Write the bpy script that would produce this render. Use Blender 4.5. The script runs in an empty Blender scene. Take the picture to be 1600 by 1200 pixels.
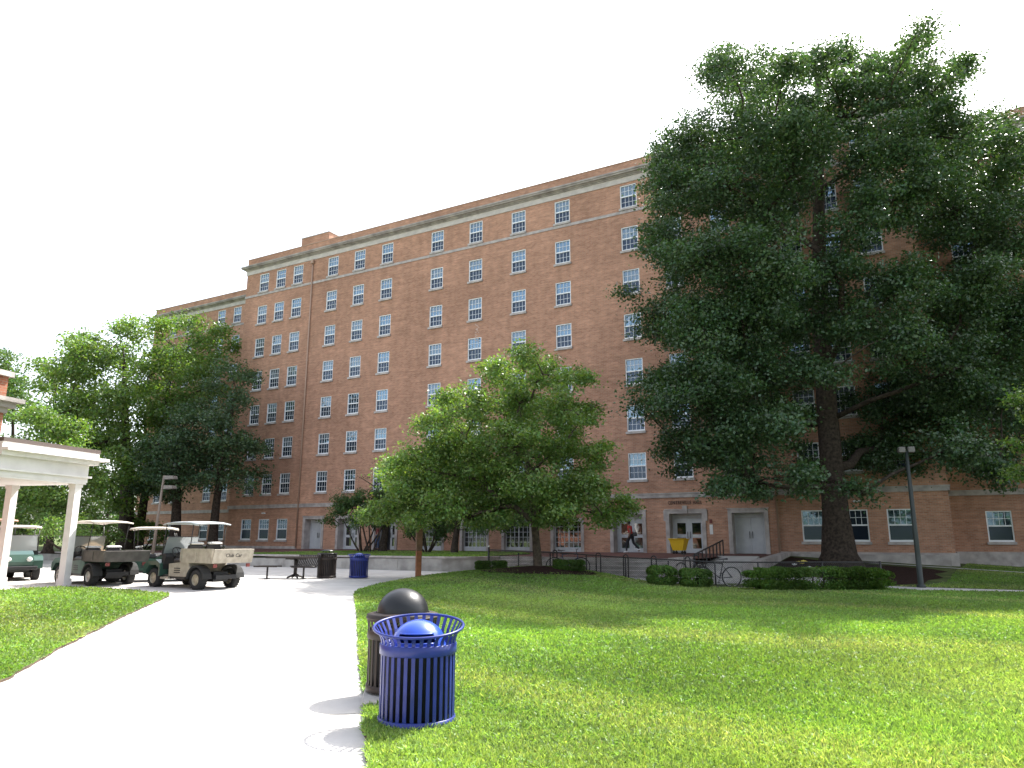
import bpy, math, random
import numpy as np
from mathutils import Vector, Matrix, geometry
random.seed(7); R=math.radians; PI=math.pi
S=bpy.context.scene; C=S.collection
# ---------------------------------------------------------------- camera
H=1.62; PITCH=R(11.94); ROLL=R(0.097); YAW=R(29.6); DF=44.55
cd=bpy.data.cameras.new('camera'); cam=bpy.data.objects.new('camera',cd); C.objects.link(cam)
cd.sensor_width=36; cd.lens=36*1142/1600; cd.clip_end=4000; cd.clip_start=.05
cam.location=(0,0,H)
cam.rotation_euler=(Matrix.Rotation(PI/2+PITCH,3,'X')@Matrix.Rotation(ROLL,3,'Z')).to_euler()
S.camera=cam
# ---------------------------------------------------------------- light
SUN_AZ=R(43); SUN_EL=R(52)
w=bpy.data.worlds.new('World'); S.world=w; w.use_nodes=True; nt=w.node_tree
sky=nt.nodes.new('ShaderNodeTexSky'); sky.sky_type='NISHITA'; sky.sun_disc=False
sky.sun_elevation=SUN_EL; sky.sun_rotation=SUN_AZ; sky.dust_density=3.0; sky.air_density=1.0; sky.ozone_density=1.0
bg=nt.nodes['Background']; bg.inputs[1].default_value=0.15
hs=nt.nodes.new('ShaderNodeHueSaturation'); hs.inputs['Saturation'].default_value=.45; nt.links.new(sky.outputs[0],hs.inputs['Color']); nt.links.new(hs.outputs[0],bg.inputs[0])
sd=bpy.data.lights.new('sun','SUN'); sun=bpy.data.objects.new('sun',sd); C.objects.link(sun)
sd.energy=3.7; sd.angle=R(.53); sd.color=(1,.96,.9)
sv=Vector((math.sin(SUN_AZ)*math.cos(SUN_EL),math.cos(SUN_AZ)*math.cos(SUN_EL),math.sin(SUN_EL)))
sun.rotation_euler=sv.to_track_quat('Z','Y').to_euler(); sun.location=sv*60
vs=S.view_settings; vs.view_transform='Standard'; vs.look='None'; vs.exposure=1.7; vs.gamma=1; vs.use_curve_mapping=False
S.render.engine='CYCLES'
# ---------------------------------------------------------------- frames
cs,sn=math.cos(YAW),math.sin(YAW)
BM=Matrix.Translation((0,DF,0))@Matrix.Rotation(-YAW,4,'Z')      # building frame: x along the front, y into the building
def bw(u,off,z=0): return Vector((u*cs-off*sn, DF-u*sn-off*cs, z))
def uo(x,y): return x*cs-(y-DF)*sn, DF*cs-(x*sn+y*cs)
def at(px,py,Y):
    x=(px-800)/1142; yc=-(py-600)/1142
    d=Vector((x,math.cos(PITCH)-yc*math.sin(PITCH),math.sin(PITCH)+yc*math.cos(PITCH)))
    d*=Y/d.y; return Vector((d.x,d.y,d.z+H))
def cl(t): return max(0.,min(1.,t))
def sm(t): t=cl(t); return t*t*(3-2*t)
def G(x,y):
    a=cl((y-9)/17); zl=.2*a; zr=.03+.23*cl((y-26)/3)*cl((14-x)/3)
    b=sm((x+3)/8); return zl*(1-b)+zr*b*cl((y-9)/10)
def TZ(u,off):
    e=.66+.2*cl((u+10)/18)
    return .88-(.88-e)*cl(off/11)
def RZ(u,off):
    zf=max(.1,.88-.055*max(0,u-15)); return zf+(.03-zf)*cl(off/9.6)**1.3
# ---------------------------------------------------------------- tagging
def tag(o,label=None,cat=None,group=None,kind=None):
    if label: o['label']=label
    if cat: o['category']=cat
    if group: o['group']=group
    if kind: o['kind']=kind
    return o
def empty(name,loc=(0,0,0),rz=0,label=None,cat=None,group=None,scale=1):
    o=bpy.data.objects.new(name,None); C.objects.link(o); o.location=loc; o.rotation_euler=(0,0,rz); o.scale=(scale,)*3
    o.empty_display_size=.2
    return tag(o,label,cat,group)
def copy_tree(o,parent=None):
    c=o.copy(); C.objects.link(c); c.parent=parent
    for ch in list(o.children): copy_tree(ch,c)
    return c
# ---------------------------------------------------------------- materials
def mat(name,col,rough=.7,metal=0,spec=.5,noise=None,bump=0,bscale=20,coat=0,col2=None,nscale=5,detail=6,tint=False,trans=0,contrast=(.35,.65)):
    m=bpy.data.materials.new(name); m.use_nodes=True; n=m.node_tree; L=n.links
    p=n.nodes['Principled BSDF']; p.inputs['Roughness'].default_value=rough; p.inputs['Metallic'].default_value=metal
    p.inputs['Specular IOR Level'].default_value=spec; p.inputs['Coat Weight'].default_value=coat
    c4=tuple(col)+(1,); p.inputs['Base Color'].default_value=c4; last=None
    tc=n.nodes.new('ShaderNodeTexCoord')
    if col2:
        no=n.nodes.new('ShaderNodeTexNoise'); no.inputs['Scale'].default_value=nscale; no.inputs['Detail'].default_value=detail
        L.new(tc.outputs['Object'],no.inputs['Vector'])
        mr=n.nodes.new('ShaderNodeMapRange'); mr.inputs[1].default_value=contrast[0]; mr.inputs[2].default_value=contrast[1]
        L.new(no.outputs[0],mr.inputs[0])
        mx=n.nodes.new('ShaderNodeMix'); mx.data_type='RGBA'; mx.inputs[6].default_value=c4; mx.inputs[7].default_value=tuple(col2)+(1,)
        L.new(mr.outputs[0],mx.inputs[0]); last=mx.outputs[2]
    if tint:
        at_=n.nodes.new('ShaderNodeAttribute'); at_.attribute_name='tint'
        mm=n.nodes.new('ShaderNodeMix'); mm.data_type='RGBA'; mm.blend_type='MULTIPLY'; mm.inputs[0].default_value=1
        if last: L.new(last,mm.inputs[6])
        else: mm.inputs[6].default_value=c4
        L.new(at_.outputs['Color'],mm.inputs[7]); last=mm.outputs[2]
    if last: L.new(last,p.inputs['Base Color'])
    if bump:
        nb=n.nodes.new('ShaderNodeTexNoise'); nb.inputs['Scale'].default_value=bscale; nb.inputs['Detail'].default_value=8
        L.new(tc.outputs['Object'],nb.inputs['Vector'])
        bp=n.nodes.new('ShaderNodeBump'); bp.inputs['Strength'].default_value=bump; bp.inputs['Distance'].default_value=.03
        L.new(nb.outputs[0],bp.inputs['Height']); L.new(bp.outputs[0],p.inputs['Normal'])
    if trans:
        tr=n.nodes.new('ShaderNodeBsdfTranslucent')
        hs=n.nodes.new('ShaderNodeMix'); hs.data_type='RGBA'; hs.blend_type='MULTIPLY'; hs.inputs[0].default_value=1
        if last: L.new(last,hs.inputs[6])
        else: hs.inputs[6].default_value=c4
        hs.inputs[7].default_value=(1.45,1.5,.55,1)
        L.new(hs.outputs[2],tr.inputs[0])
        ms=n.nodes.new('ShaderNodeMixShader'); ms.inputs[0].default_value=trans
        L.new(p.outputs[0],ms.inputs[1]); L.new(tr.outputs[0],ms.inputs[2]); L.new(ms.outputs[0],n.nodes['Material Output'].inputs[0])
    return m
def brick(name,ca,cb,mort,zs=1.0,paver=False):
    m=bpy.data.materials.new(name); m.use_nodes=True; n=m.node_tree; L=n.links; p=n.nodes['Principled BSDF']
    p.inputs['Roughness'].default_value=.9; p.inputs['Specular IOR Level'].default_value=.2
    tc=n.nodes.new('ShaderNodeTexCoord'); sx=n.nodes.new('ShaderNodeSeparateXYZ'); L.new(tc.outputs['Object'],sx.inputs[0])
    cx=n.nodes.new('ShaderNodeCombineXYZ')
    if paver: L.new(sx.outputs[0],cx.inputs[0]); L.new(sx.outputs[1],cx.inputs[1])
    else:
        ad=n.nodes.new('ShaderNodeMath'); ad.operation='ADD'; L.new(sx.outputs[0],ad.inputs[0]); L.new(sx.outputs[1],ad.inputs[1])
        L.new(ad.outputs[0],cx.inputs[0]); L.new(sx.outputs[2],cx.inputs[1])
    b=n.nodes.new('ShaderNodeTexBrick'); L.new(cx.outputs[0],b.inputs['Vector'])
    b.inputs['Color1'].default_value=ca+(1,); b.inputs['Color2'].default_value=cb+(1,); b.inputs['Mortar'].default_value=mort+(1,)
    b.inputs['Scale'].default_value=1/zs; b.inputs['Brick Width'].default_value=.21; b.inputs['Row Height'].default_value=.075
    b.inputs['Mortar Size'].default_value=.008; b.inputs['Mortar Smooth'].default_value=.2
    def ns(sc,det,lo,hi,a,bb):
        no=n.nodes.new('ShaderNodeTexNoise'); no.inputs['Scale'].default_value=sc; no.inputs['Detail'].default_value=det; L.new(tc.outputs['Object'],no.inputs['Vector'])
        mr=n.nodes.new('ShaderNodeMapRange'); mr.inputs[1].default_value=lo; mr.inputs[2].default_value=hi; mr.inputs[3].default_value=a; mr.inputs[4].default_value=bb
        L.new(no.outputs[0],mr.inputs[0]); return mr.outputs[0]
    v=ns(.16,6,.3,.7,.80,1.14); v2=ns(2.2,4,.3,.7,.88,1.1)
    # courses of slightly different colour
    ms_=n.nodes.new('ShaderNodeMapping'); ms_.inputs['Scale'].default_value=(1.6,1.6,.12); L.new(tc.outputs['Object'],ms_.inputs[0])
    n3=n.nodes.new('ShaderNodeTexNoise'); n3.inputs['Scale'].default_value=1; n3.inputs['Detail'].default_value=4; L.new(ms_.outputs[0],n3.inputs['Vector'])
    m3=n.nodes.new('ShaderNodeMapRange'); m3.inputs[1].default_value=.35; m3.inputs[2].default_value=.7; m3.inputs[3].default_value=.92; m3.inputs[4].default_value=1.07; L.new(n3.outputs[0],m3.inputs[0])
    mp=n.nodes.new('ShaderNodeMapping'); mp.inputs['Scale'].default_value=(.25,.25,4.5) if not paver else (1,1,1); L.new(tc.outputs['Object'],mp.inputs[0])
    nz=n.nodes.new('ShaderNodeTexNoise'); nz.inputs['Scale'].default_value=2; nz.inputs['Detail'].default_value=3; L.new(mp.outputs[0],nz.inputs['Vector'])
    mz=n.nodes.new('ShaderNodeMapRange'); mz.inputs[1].default_value=.3; mz.inputs[2].default_value=.7; mz.inputs[3].default_value=.86; mz.inputs[4].default_value=1.12; L.new(nz.outputs[0],mz.inputs[0])
    mu=n.nodes.new('ShaderNodeMath'); mu.operation='MULTIPLY'; L.new(v,mu.inputs[0]); L.new(v2,mu.inputs[1])
    mu2=n.nodes.new('ShaderNodeMath'); mu2.operation='MULTIPLY'; L.new(mu.outputs[0],mu2.inputs[0]); L.new(mz.outputs[0],mu2.inputs[1])
    hv=n.nodes.new('ShaderNodeHueSaturation'); L.new(b.outputs['Color'],hv.inputs['Color']); mu3=n.nodes.new('ShaderNodeMath'); mu3.operation='MULTIPLY'; L.new(mu2.outputs[0],mu3.inputs[0]); L.new(m3.outputs[0],mu3.inputs[1]); L.new(mu3.outputs[0],hv.inputs['Value'])
    L.new(hv.outputs[0],p.inputs['Base Color'])
    bp=n.nodes.new('ShaderNodeBump'); bp.inputs['Strength'].default_value=.35; bp.inputs['Distance'].default_value=.01; bp.invert=True
    L.new(b.outputs['Fac'],bp.inputs['Height']); L.new(bp.outputs[0],p.inputs['Normal'])
    return m
def glass(name,dark,refl,rough=.03,tint=(.9,.95,1)):
    m=bpy.data.materials.new(name); m.use_nodes=True; n=m.node_tree; L=n.links; n.nodes.remove(n.nodes['Principled BSDF'])
    d=n.nodes.new('ShaderNodeBsdfDiffuse'); d.inputs[0].default_value=dark+(1,)
    g=n.nodes.new('ShaderNodeBsdfGlossy'); g.inputs['Roughness'].default_value=rough; g.inputs[0].default_value=tint+(1,)
    f=n.nodes.new('ShaderNodeFresnel'); f.inputs[0].default_value=1.5
    a=n.nodes.new('ShaderNodeMath'); a.operation='ADD'; a.inputs[1].default_value=refl; a.use_clamp=True; L.new(f.outputs[0],a.inputs[0])
    tc=n.nodes.new('ShaderNodeTexCoord'); no=n.nodes.new('ShaderNodeTexNoise'); no.inputs['Scale'].default_value=.9; L.new(tc.outputs['Object'],no.inputs['Vector'])
    bp=n.nodes.new('ShaderNodeBump'); bp.inputs['Strength'].default_value=.12; bp.inputs['Distance'].default_value=.05; L.new(no.outputs[0],bp.inputs['Height']); L.new(bp.outputs[0],g.inputs['Normal'])
    ms=n.nodes.new('ShaderNodeMixShader'); L.new(a.outputs[0],ms.inputs[0]); L.new(d.outputs[0],ms.inputs[1]); L.new(g.outputs[0],ms.inputs[2])
    L.new(ms.outputs[0],n.nodes['Material Output'].inputs[0]); return m
M={}
M['brick']=brick('facade_brick',(.515,.272,.175),(.39,.192,.12),(.43,.335,.275))
M['brick2']=brick('pier_brick',(.38,.15,.09),(.28,.10,.06),(.30,.22,.16))
M['paver']=brick('brick_paver',(.17,.075,.058),(.12,.052,.045),(.12,.09,.08),paver=True)
M['stone']=mat('limestone',(.50,.455,.43),.85,col2=(.33,.295,.28),nscale=2.5,bump=.2)
M['stone_dark']=mat('weathered_cornice_stone',(.46,.42,.39),.9,col2=(.27,.245,.23),nscale=1.6,bump=.3)
M['concrete']=mat('concrete_path',(.52,.50,.47),.9,col2=(.43,.41,.385),nscale=1.3,bump=.25,bscale=60)
M['conc_wall']=mat('concrete_wall',(.42,.40,.37),.9,col2=(.27,.255,.235),nscale=2.2,bump=.2)
M['white']=mat('white_paint',(.84,.81,.79),.5,col2=(.76,.73,.71),nscale=3)
M['winframe']=mat('window_white',(.84,.86,.88),.45)
M['door']=mat('door_white',(.56,.58,.60),.5,col2=(.50,.52,.55),nscale=4)
M['glass']=glass('window_glass',(.03,.045,.06),.22,tint=(.50,.74,.95))
M['screen']=glass('screened_glass',(.015,.022,.034),.03,rough=.12,tint=(.55,.68,.9))
M['glassdoor']=glass('door_glass',(.012,.014,.014),.10)
M['blind']=mat('window_blind',(.5,.5,.46),.8)
M['roof']=mat('roof_gravel',(.3,.29,.27),.95)
M['pipe']=mat('downpipe_tan',(.40,.27,.20),.6)
M['black']=mat('black_metal',(.016,.016,.017),.4,col2=(.03,.028,.026),nscale=12)
M['railing']=mat('dark_bronze_metal',(.03,.024,.022),.45)
M['blue']=mat('blue_gloss_paint',(.022,.038,.23),.36,spec=.35,coat=.1,col2=(.016,.028,.16),nscale=6)
M['bluedome']=mat('blue_plastic',(.02,.07,.42),.28,coat=.4)
M['brown']=mat('dark_brown_coating',(.040,.028,.023),.5,spec=.25,col2=(.035,.028,.025),nscale=10)
M['domeblack']=mat('black_plastic',(.010,.011,.013),.36,spec=.35,bump=.15,bscale=5,col2=(.018,.019,.021),nscale=4)
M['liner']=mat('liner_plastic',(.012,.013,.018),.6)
M['mulch']=mat('mulch',(.05,.028,.022),1,col2=(.022,.013,.011),nscale=14,bump=1,bscale=30,spec=.1)
M['soil']=mat('soil',(.10,.07,.045),1,col2=(.06,.04,.028),nscale=8,bump=.6,bscale=40)
M['lawn']=mat('lawn_ground',(.13,.155,.06),.95,col2=(.065,.09,.032),nscale=1.7,bump=.6,bscale=50,spec=.1)
M['grassblade']=mat('grass_blades',(.165,.262,.072),.5,spec=.35,tint=True,trans=.42)
M['bark']=mat('bark',(.075,.058,.046),.95,col2=(.03,.024,.02),nscale=9,bump=1,bscale=14,spec=.1)
M['barkl']=mat('bark_grey',(.12,.095,.075),.95,col2=(.055,.045,.036),nscale=9,bump=.8,bscale=20,spec=.1)
M['oak']=mat('oak_leaves',(.055,.105,.045),.38,spec=.5,tint=True,trans=.30)
M['maple']=mat('maple_leaves',(.125,.205,.055),.42,spec=.45,tint=True,trans=.40)
M['light']=mat('pale_leaves',(.105,.18,.045),.45,spec=.45,tint=True,trans=.42)
M['mid']=mat('mid_leaves',(.075,.135,.045),.5,spec=.4,tint=True,trans=.35)
M['darkl']=mat('dark_leaves',(.055,.10,.045),.45,spec=.4,tint=True,trans=.28)
M['hedge']=mat('hedge_leaves',(.075,.15,.028),.5,spec=.35,tint=True,trans=.35)
M['tyre']=mat('tyre_rubber',(.02,.02,.02),.85)
M['rim']=mat('tan_wheel_rim',(.42,.37,.28),.4)
M['rimw']=mat('pale_wheel_rim',(.55,.52,.47),.4)
M['green']=mat('green_body_paint',(.03,.085,.062),.35,coat=.3,col2=(.025,.065,.05),nscale=5)
M['greygreen']=mat('faded_green_body',(.10,.16,.125),.5,col2=(.07,.12,.095),nscale=5)
M['beige']=mat('beige_body',(.43,.385,.31),.5,col2=(.30,.265,.215),nscale=6)
M['bedgrey']=mat('worn_bed_steel',(.115,.105,.092),.7,col2=(.07,.06,.055),nscale=5)
M['seat']=mat('black_vinyl',(.018,.018,.02),.45)
M['seatwhite']=mat('white_vinyl',(.6,.6,.58),.5)
M['canopy']=mat('cream_canopy',(.62,.55,.47),.45)
M['canopyg']=mat('grey_canopy',(.42,.45,.46),.45)
M['canopyb']=mat('rust_canopy',(.42,.24,.15),.6)
M['wind']=glass('windshield',(.28,.31,.31),.12,rough=.1)
M['ply']=mat('plywood',(.48,.33,.19),.7,col2=(.38,.25,.14),nscale=5)
M['yellow']=mat('yellow_plastic',(.72,.45,.015),.5)
M['wood']=mat('weathered_post',(.22,.13,.08),.9,col2=(.13,.08,.055),nscale=6,bump=.4)
M['russet']=mat('sun_tinted_wood',(.32,.13,.06),.9,col2=(.22,.09,.045),nscale=8,bump=.4)  # orange tone stands in for sunlight on the post's lower half
M['lamp']=mat('lamp_box',(.15,.14,.13),.5)
M['polegreen']=mat('dark_green_pole',(.022,.03,.026),.5)
M['poletan']=mat('tan_pole',(.2,.16,.13),.6)
M['skin']=mat('skin',(.20,.11,.075),.6); M['skin2']=mat('skin_pale',(.42,.26,.19),.6)
M['red']=mat('red_cloth',(.50,.045,.04),.85); M['pink']=mat('coral_cloth',(.55,.16,.13),.85)
M['jeans']=mat('denim',(.06,.10,.20),.9); M['dark']=mat('dark_cloth',(.02,.02,.025),.9)
M['hair']=mat('dark_hair',(.012,.01,.009),.6); M['shoe']=mat('white_shoe',(.7,.7,.7),.6)
M['letter']=mat('bronze_letters',(.045,.022,.016),.6)
M['paper']=mat('notice_paper',(.7,.7,.68),.6); M['redsign']=mat('red_sign',(.16,.035,.03),.5)
M['chain']=mat('chain_link_wire',(.03,.03,.032),.5)
M['bikeblue']=mat('bike_blue',(.03,.07,.16),.35); M['bikegrey']=mat('bike_grey',(.09,.09,.10),.35)
M['petal']=mat('yellow_petal',(.75,.6,.12),.6); M['petalw']=mat('white_petal',(.7,.7,.72),.6)
M['slate']=mat('porch_roof_edge',(.10,.075,.065),.7)
# ---------------------------------------------------------------- mesh builder
class MB:
    def __init__(s): s.v=[]; s.f=[]; s.m=[]; s.sm=[]
    def add(s,vs,fs,mi=0,smooth=False,T=None):
        b=len(s.v); s.v+= [tuple(T@Vector(v)) for v in vs] if T else [tuple(v) for v in vs]
        for f in fs: s.f.append(tuple(b+i for i in f)); s.m.append(mi); s.sm.append(smooth)
        return s
    def box(s,x0,x1,y0,y1,z0,z1,mi=0,T=None,bev=0):
        if bev:
            b=bev; pr=[]
            for z,i in ((z0,b),(z0+b,0),(z1-b,0),(z1,b)):
                X0,X1,Y0,Y1=x0+i,x1-i,y0+i,y1-i
                c=b*.7
                pr.append([(X0+c,Y0,z),(X1-c,Y0,z),(X1,Y0+c,z),(X1,Y1-c,z),(X1-c,Y1,z),(X0+c,Y1,z),(X0,Y1-c,z),(X0,Y0+c,z)])
            vs=[v for r in pr for v in r]; fs=[tuple(range(7,-1,-1)),tuple(range(24,32))]
            for k in range(3):
                for i in range(8): fs.append((k*8+i,k*8+(i+1)%8,k*8+8+(i+1)%8,k*8+8+i))
            return s.add(vs,fs,mi,False,T)
        vs=[(x0,y0,z0),(x1,y0,z0),(x1,y1,z0),(x0,y1,z0),(x0,y0,z1),(x1,y0,z1),(x1,y1,z1),(x0,y1,z1)]
        return s.add(vs,[(3,2,1,0),(4,5,6,7),(0,1,5,4),(1,2,6,5),(2,3,7,6),(3,0,4,7)],mi,False,T)
    def tube(s,pts,rad,n=8,mi=0,cap=True,smooth=True,closed=False,T=None,sq=1):
        pts=[Vector(p) for p in pts]; k=len(pts)
        if not hasattr(rad,'__len__'): rad=[rad]*k
        vs=[];fs=[]; up=Vector((0,0,1)); prev=None
        for i,p in enumerate(pts):
            if closed: t=(pts[(i+1)%k]-pts[i-1])
            else: t=(pts[min(i+1,k-1)]-pts[max(i-1,0)])
            t.normalize()
            if prev is None:
                a=t.cross(up)
                if a.length<.1: a=t.cross(Vector((1,0,0)))
            else: a=prev-t*prev.dot(t)
            a.normalize(); prev=a; b=t.cross(a)
            for j in range(n):
                q=2*PI*j/n; vs.append(p+(a*math.cos(q)+b*math.sin(q)*sq)*rad[i])
        for i in range(k if closed else k-1):
            for j in range(n):
                i2=(i+1)%k; fs.append((i*n+j,i*n+(j+1)%n,i2*n+(j+1)%n,i2*n+j))
        if cap and not closed: fs.append(tuple(range(n-1,-1,-1))); fs.append(tuple((k-1)*n+j for j in range(n)))
        return s.add(vs,fs,mi,smooth,T)
    def lathe(s,prof,n=24,mi=0,smooth=True,T=None,a0=0,a1=2*PI):
        full=abs(a1-a0-2*PI)<1e-6; m=n if full else n+1; vs=[];fs=[]
        for r,z in prof:
            for j in range(m):
                q=a0+(a1-a0)*j/n; vs.append((r*math.cos(q),r*math.sin(q),z))
        for i in range(len(prof)-1):
            for j in range(n): 
                j2=(j+1)%m; fs.append((i*m+j,i*m+j2,(i+1)*m+j2,(i+1)*m+j))
        return s.add(vs,fs,mi,smooth,T)
    def prism(s,poly,y0,y1,mi=0,T=None):   # polygon in x,z extruded along y
        n=len(poly); vs=[(x,y0,z) for x,z in poly]+[(x,y1,z) for x,z in poly]
        fs=[tuple(range(n)),tuple(range(2*n-1,n-1,-1))]+[(i,n+i,n+(i+1)%n,(i+1)%n) for i in range(n)]
        return s.add(vs,fs,mi,False,T)
    def build(s,name,mats,parent=None,loc=None,rz=None,mw=None):
        me=bpy.data.meshes.new(name); me.from_pydata(s.v,[],s.f)
        if not isinstance(mats,(list,tuple)): mats=[mats]
        for x in mats: me.materials.append(x)
        me.polygons.foreach_set('material_index',s.m); me.polygons.foreach_set('use_smooth',s.sm); me.update()
        o=bpy.data.objects.new(name,me); C.objects.link(o)
        if parent: o.parent=parent
        if mw is not None: o.matrix_world=mw
        if loc is not None: o.location=loc
        if rz is not None: o.rotation_euler=(0,0,rz)
        return o
def text_mesh(txt,size,depth,name,m,parent,T,spacing=1.0,sx=1.0):
    cu=bpy.data.curves.new('t','FONT'); cu.body=txt; cu.size=size; cu.extrude=depth; cu.align_x='CENTER'; cu.align_y='CENTER'; cu.space_character=spacing; cu.resolution_u=2
    ob=bpy.data.objects.new('t',cu); C.objects.link(ob); dg=bpy.context.evaluated_depsgraph_get()
    me=bpy.data.meshes.new_from_object(ob.evaluated_get(dg)); bpy.data.objects.remove(ob)
    me.materials.clear(); me.materials.append(m)
    me.transform(T@Matrix.Diagonal((sx,1,1,1))); o=bpy.data.objects.new(name,me); C.objects.link(o); o.parent=parent; return o
# ================================================================ SETTING: ground sheets
def sheet(name,poly,zf,m,step=1.0,dz=0,skirt=0,mw=None,label=None,kind='structure'):
    """poly list of (x,y); interior grid points, heights by zf"""
    P=[]; n=len(poly)
    for i in range(n):
        a=Vector(poly[i]); b=Vector(poly[(i+1)%n]); k=max(1,int((b-a).length/step))
        for j in range(k): P.append(a+(b-a)*(j/k))
    nb=len(P); xs=[p[0] for p in P]; ys=[p[1] for p in P]
    def inside(x,y):
        c=False; j=n-1
        for i in range(n):
            if (poly[i][1]>y)!=(poly[j][1]>y) and x<(poly[j][0]-poly[i][0])*(y-poly[i][1])/(poly[j][1]-poly[i][1])+poly[i][0]: c=not c
            j=i
        return c
    y=min(ys)+step*.5
    while y<max(ys):
        x=min(xs)+step*.5
        while x<max(xs):
            if inside(x,y): P.append(Vector((x+.01*math.sin(9*y),y+.01*math.sin(7*x))))
            x+=step
        y+=step
    r=geometry.delaunay_2d_cdt(P,[(i,(i+1)%nb) for i in range(nb)],[],1,1e-5)
    vs=[(v.x,v.y,zf(v.x,v.y)+dz) for v in r[0]]; fs=[list(f) for f in r[2]]
    mb=MB(); mb.add(vs,fs,0,True)
    if skirt:
        cnt={}
        for f in fs:
            for i in range(3):
                e=(f[i],f[(i+1)%3]); cnt[tuple(sorted(e))]=cnt.get(tuple(sorted(e)),0)+1
        for f in fs:
            for i in range(3):
                e=(f[i],f[(i+1)%3])
                if cnt[tuple(sorted(e))]==1:
                    a,b=vs[e[0]],vs[e[1]]; mb.add([a,b,(b[0],b[1],b[2]-skirt),(a[0],a[1],a[2]-skirt)],[(3,2,1,0)],1 if isinstance(m,list) else 0)
    o=mb.build(name,m,mw=mw); 
    if kind: o['kind']=kind
    return o
# base ground to the horizon
mb=MB(); xs=[-2500,-600,-150,-70]+list(range(-60,61,4))+[70,150,600,2500]; ys=[-2500,-600,-100]+list(range(-40,121,4))+[150,300,700,2500]
vs=[(x,y,G(x,y)-.05) for y in ys for x in xs]; nx=len(xs)
mb.add(vs,[(j*nx+i,j*nx+i+1,(j+1)*nx+i+1,(j+1)*nx+i) for j in range(len(ys)-1) for i in range(nx-1)],0,True)
tag(mb.build('ground',M['lawn']),kind='structure')
# concrete path and plaza
sheet('path',[(-34,-6),(6,-6),(6,4),(13,22.3),(40,20),(60,18),(60,27),(24,24),(16.5,27.0),(12.5,29.5),(9,37),(-36,58),(-48,44),(-34,20)],G,M['concrete'],1.5)
# expansion joints of the path
mb=MB()
for k in range(9):
    y=2.4+k*2.4; zz=G(-3,y)+.004
    xl=-7.6+(y<8)*(8-y)*-.0; mb.add([(-9.0,y-1.0,zz),(-.8,y+.28,zz),(-.8,y+.295,zz),(-9.0,y-.985,zz)],[(0,1,2,3)])
tag(mb.build('path_joints',mat('joint_grey',(.25,.24,.22),.9)),kind='structure')
def lawn_z(x,y):
    b=G(x,y)
    e=min(cl((x+4.6)/2.2),1)
    m=.40*math.exp(-((x-1.0)/3.3)**2-((y-26.8)/4.2)**2)+.04*math.exp(-((x-7)/6)**2-((y-15)/5)**2)
    return b+.03+m*sm(e)
LAWN=[(-.55,3.0),(-.78,4.4),(-1.03,5.73),(-1.35,7.1),(-1.62,8.43),(-2.05,10.4),(-2.5,12.5),(-3.35,16.5),(-4.25,20.4),(-4.38,21.6),(-4.3,23.5),(-4.0,25.3),(-3.3,27.2),(-2.2,28.8),(-.6,29.6),(1.0,29.1),(3.9,26.8),(6.5,24.75),(8,24.5),(12.3,24.85),(12.7,23.6),(18,22.4),(40,18.5),(40,1.5),(8,1.0),(-.3,1.2)]
def ragged(P,a,seed):
    rr=random.Random(seed); out=[]
    for i in range(len(P)):
        p,q=Vector(P[i]),Vector(P[(i+1)%len(P)]); L=(q-p).length
        if L>9 or p.x>14: out.append(tuple(p)); continue
        n=max(1,int(L/.16)); t=(q-p).normalized(); nn=Vector((-t.y,t.x))
        for k in range(n): out.append(tuple(p+(q-p)*k/n+nn*rr.uniform(-a,a)))
    return out
LAWN=ragged(LAWN,.018,1)
sheet('lawn_right',LAWN,lawn_z,[M['lawn'],M['soil']],.6,0,.06)
LAWN2=[(-5.75,8.7),(-6.64,11.4),(-7.8,15.5),(-8.6,18.6),(-8.85,19.6),(-9.2,20.4),(-10.4,21.2),(-12.2,22.3),(-13.3,22.6),(-14.0,22.2),(-14.6,20.8),(-15.6,19.6),(-17,17),(-16,8),(-12,3),(-7,3)]
LAWN2=ragged(LAWN2,.02,2)
sheet('lawn_left',LAWN2,lambda x,y:G(x,y)+.035,[M['lawn'],M['soil']],.8,0,.06)
def bsheet(name,poly,zf,m,step=1.5,dz=0,skirt=0): return sheet(name,poly,lambda u,y:zf(u,-y),m,step,dz,skirt,mw=BM)
# terrace (building frame, y = -off)
E1=11.5
bsheet('terrace',[(-60,-E1+.3),(5.4,-E1+.3),(5.4,-10.5),(13.4,-10.5),(13.4,-9.6),(13.9,-9.5),(13.9,-6.0),(15.45,-6.0),(15.45,1.2),(-25,1.2),(-25,6),(-60,6)],TZ,M['paver'],2)
bsheet('terrace_grass',[(-15.2,-10.6),(-13,-11.1),(-8,-11.18),(3.5,-11.18),(4.6,-10.9),(4.2,-5.5),(2,-2.6),(-4,-2.0),(-9,-2.3),(-12,-4.6),(-14,-8)],TZ,M['lawn'],1,.03,.03)
bsheet('grass_bank',[(-60,-11.2),(-26,-11.2),(-25.2,-4),(-25.4,4.8),(-60,4.8)],TZ,M['lawn'],2,.03,.03)
mb=MB()
vs=[(u,-o,.82-.1*(o>0)) for u in (-160,-55) for o in (12,-60)]
mb.add([(-200,-12,.55),(-59,-12,.62),(-59,60,.85),(-200,60,.85)],[(0,1,2,3)]); tag(mb.build('far_ground',M['lawn'],mw=BM),kind='structure')
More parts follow.
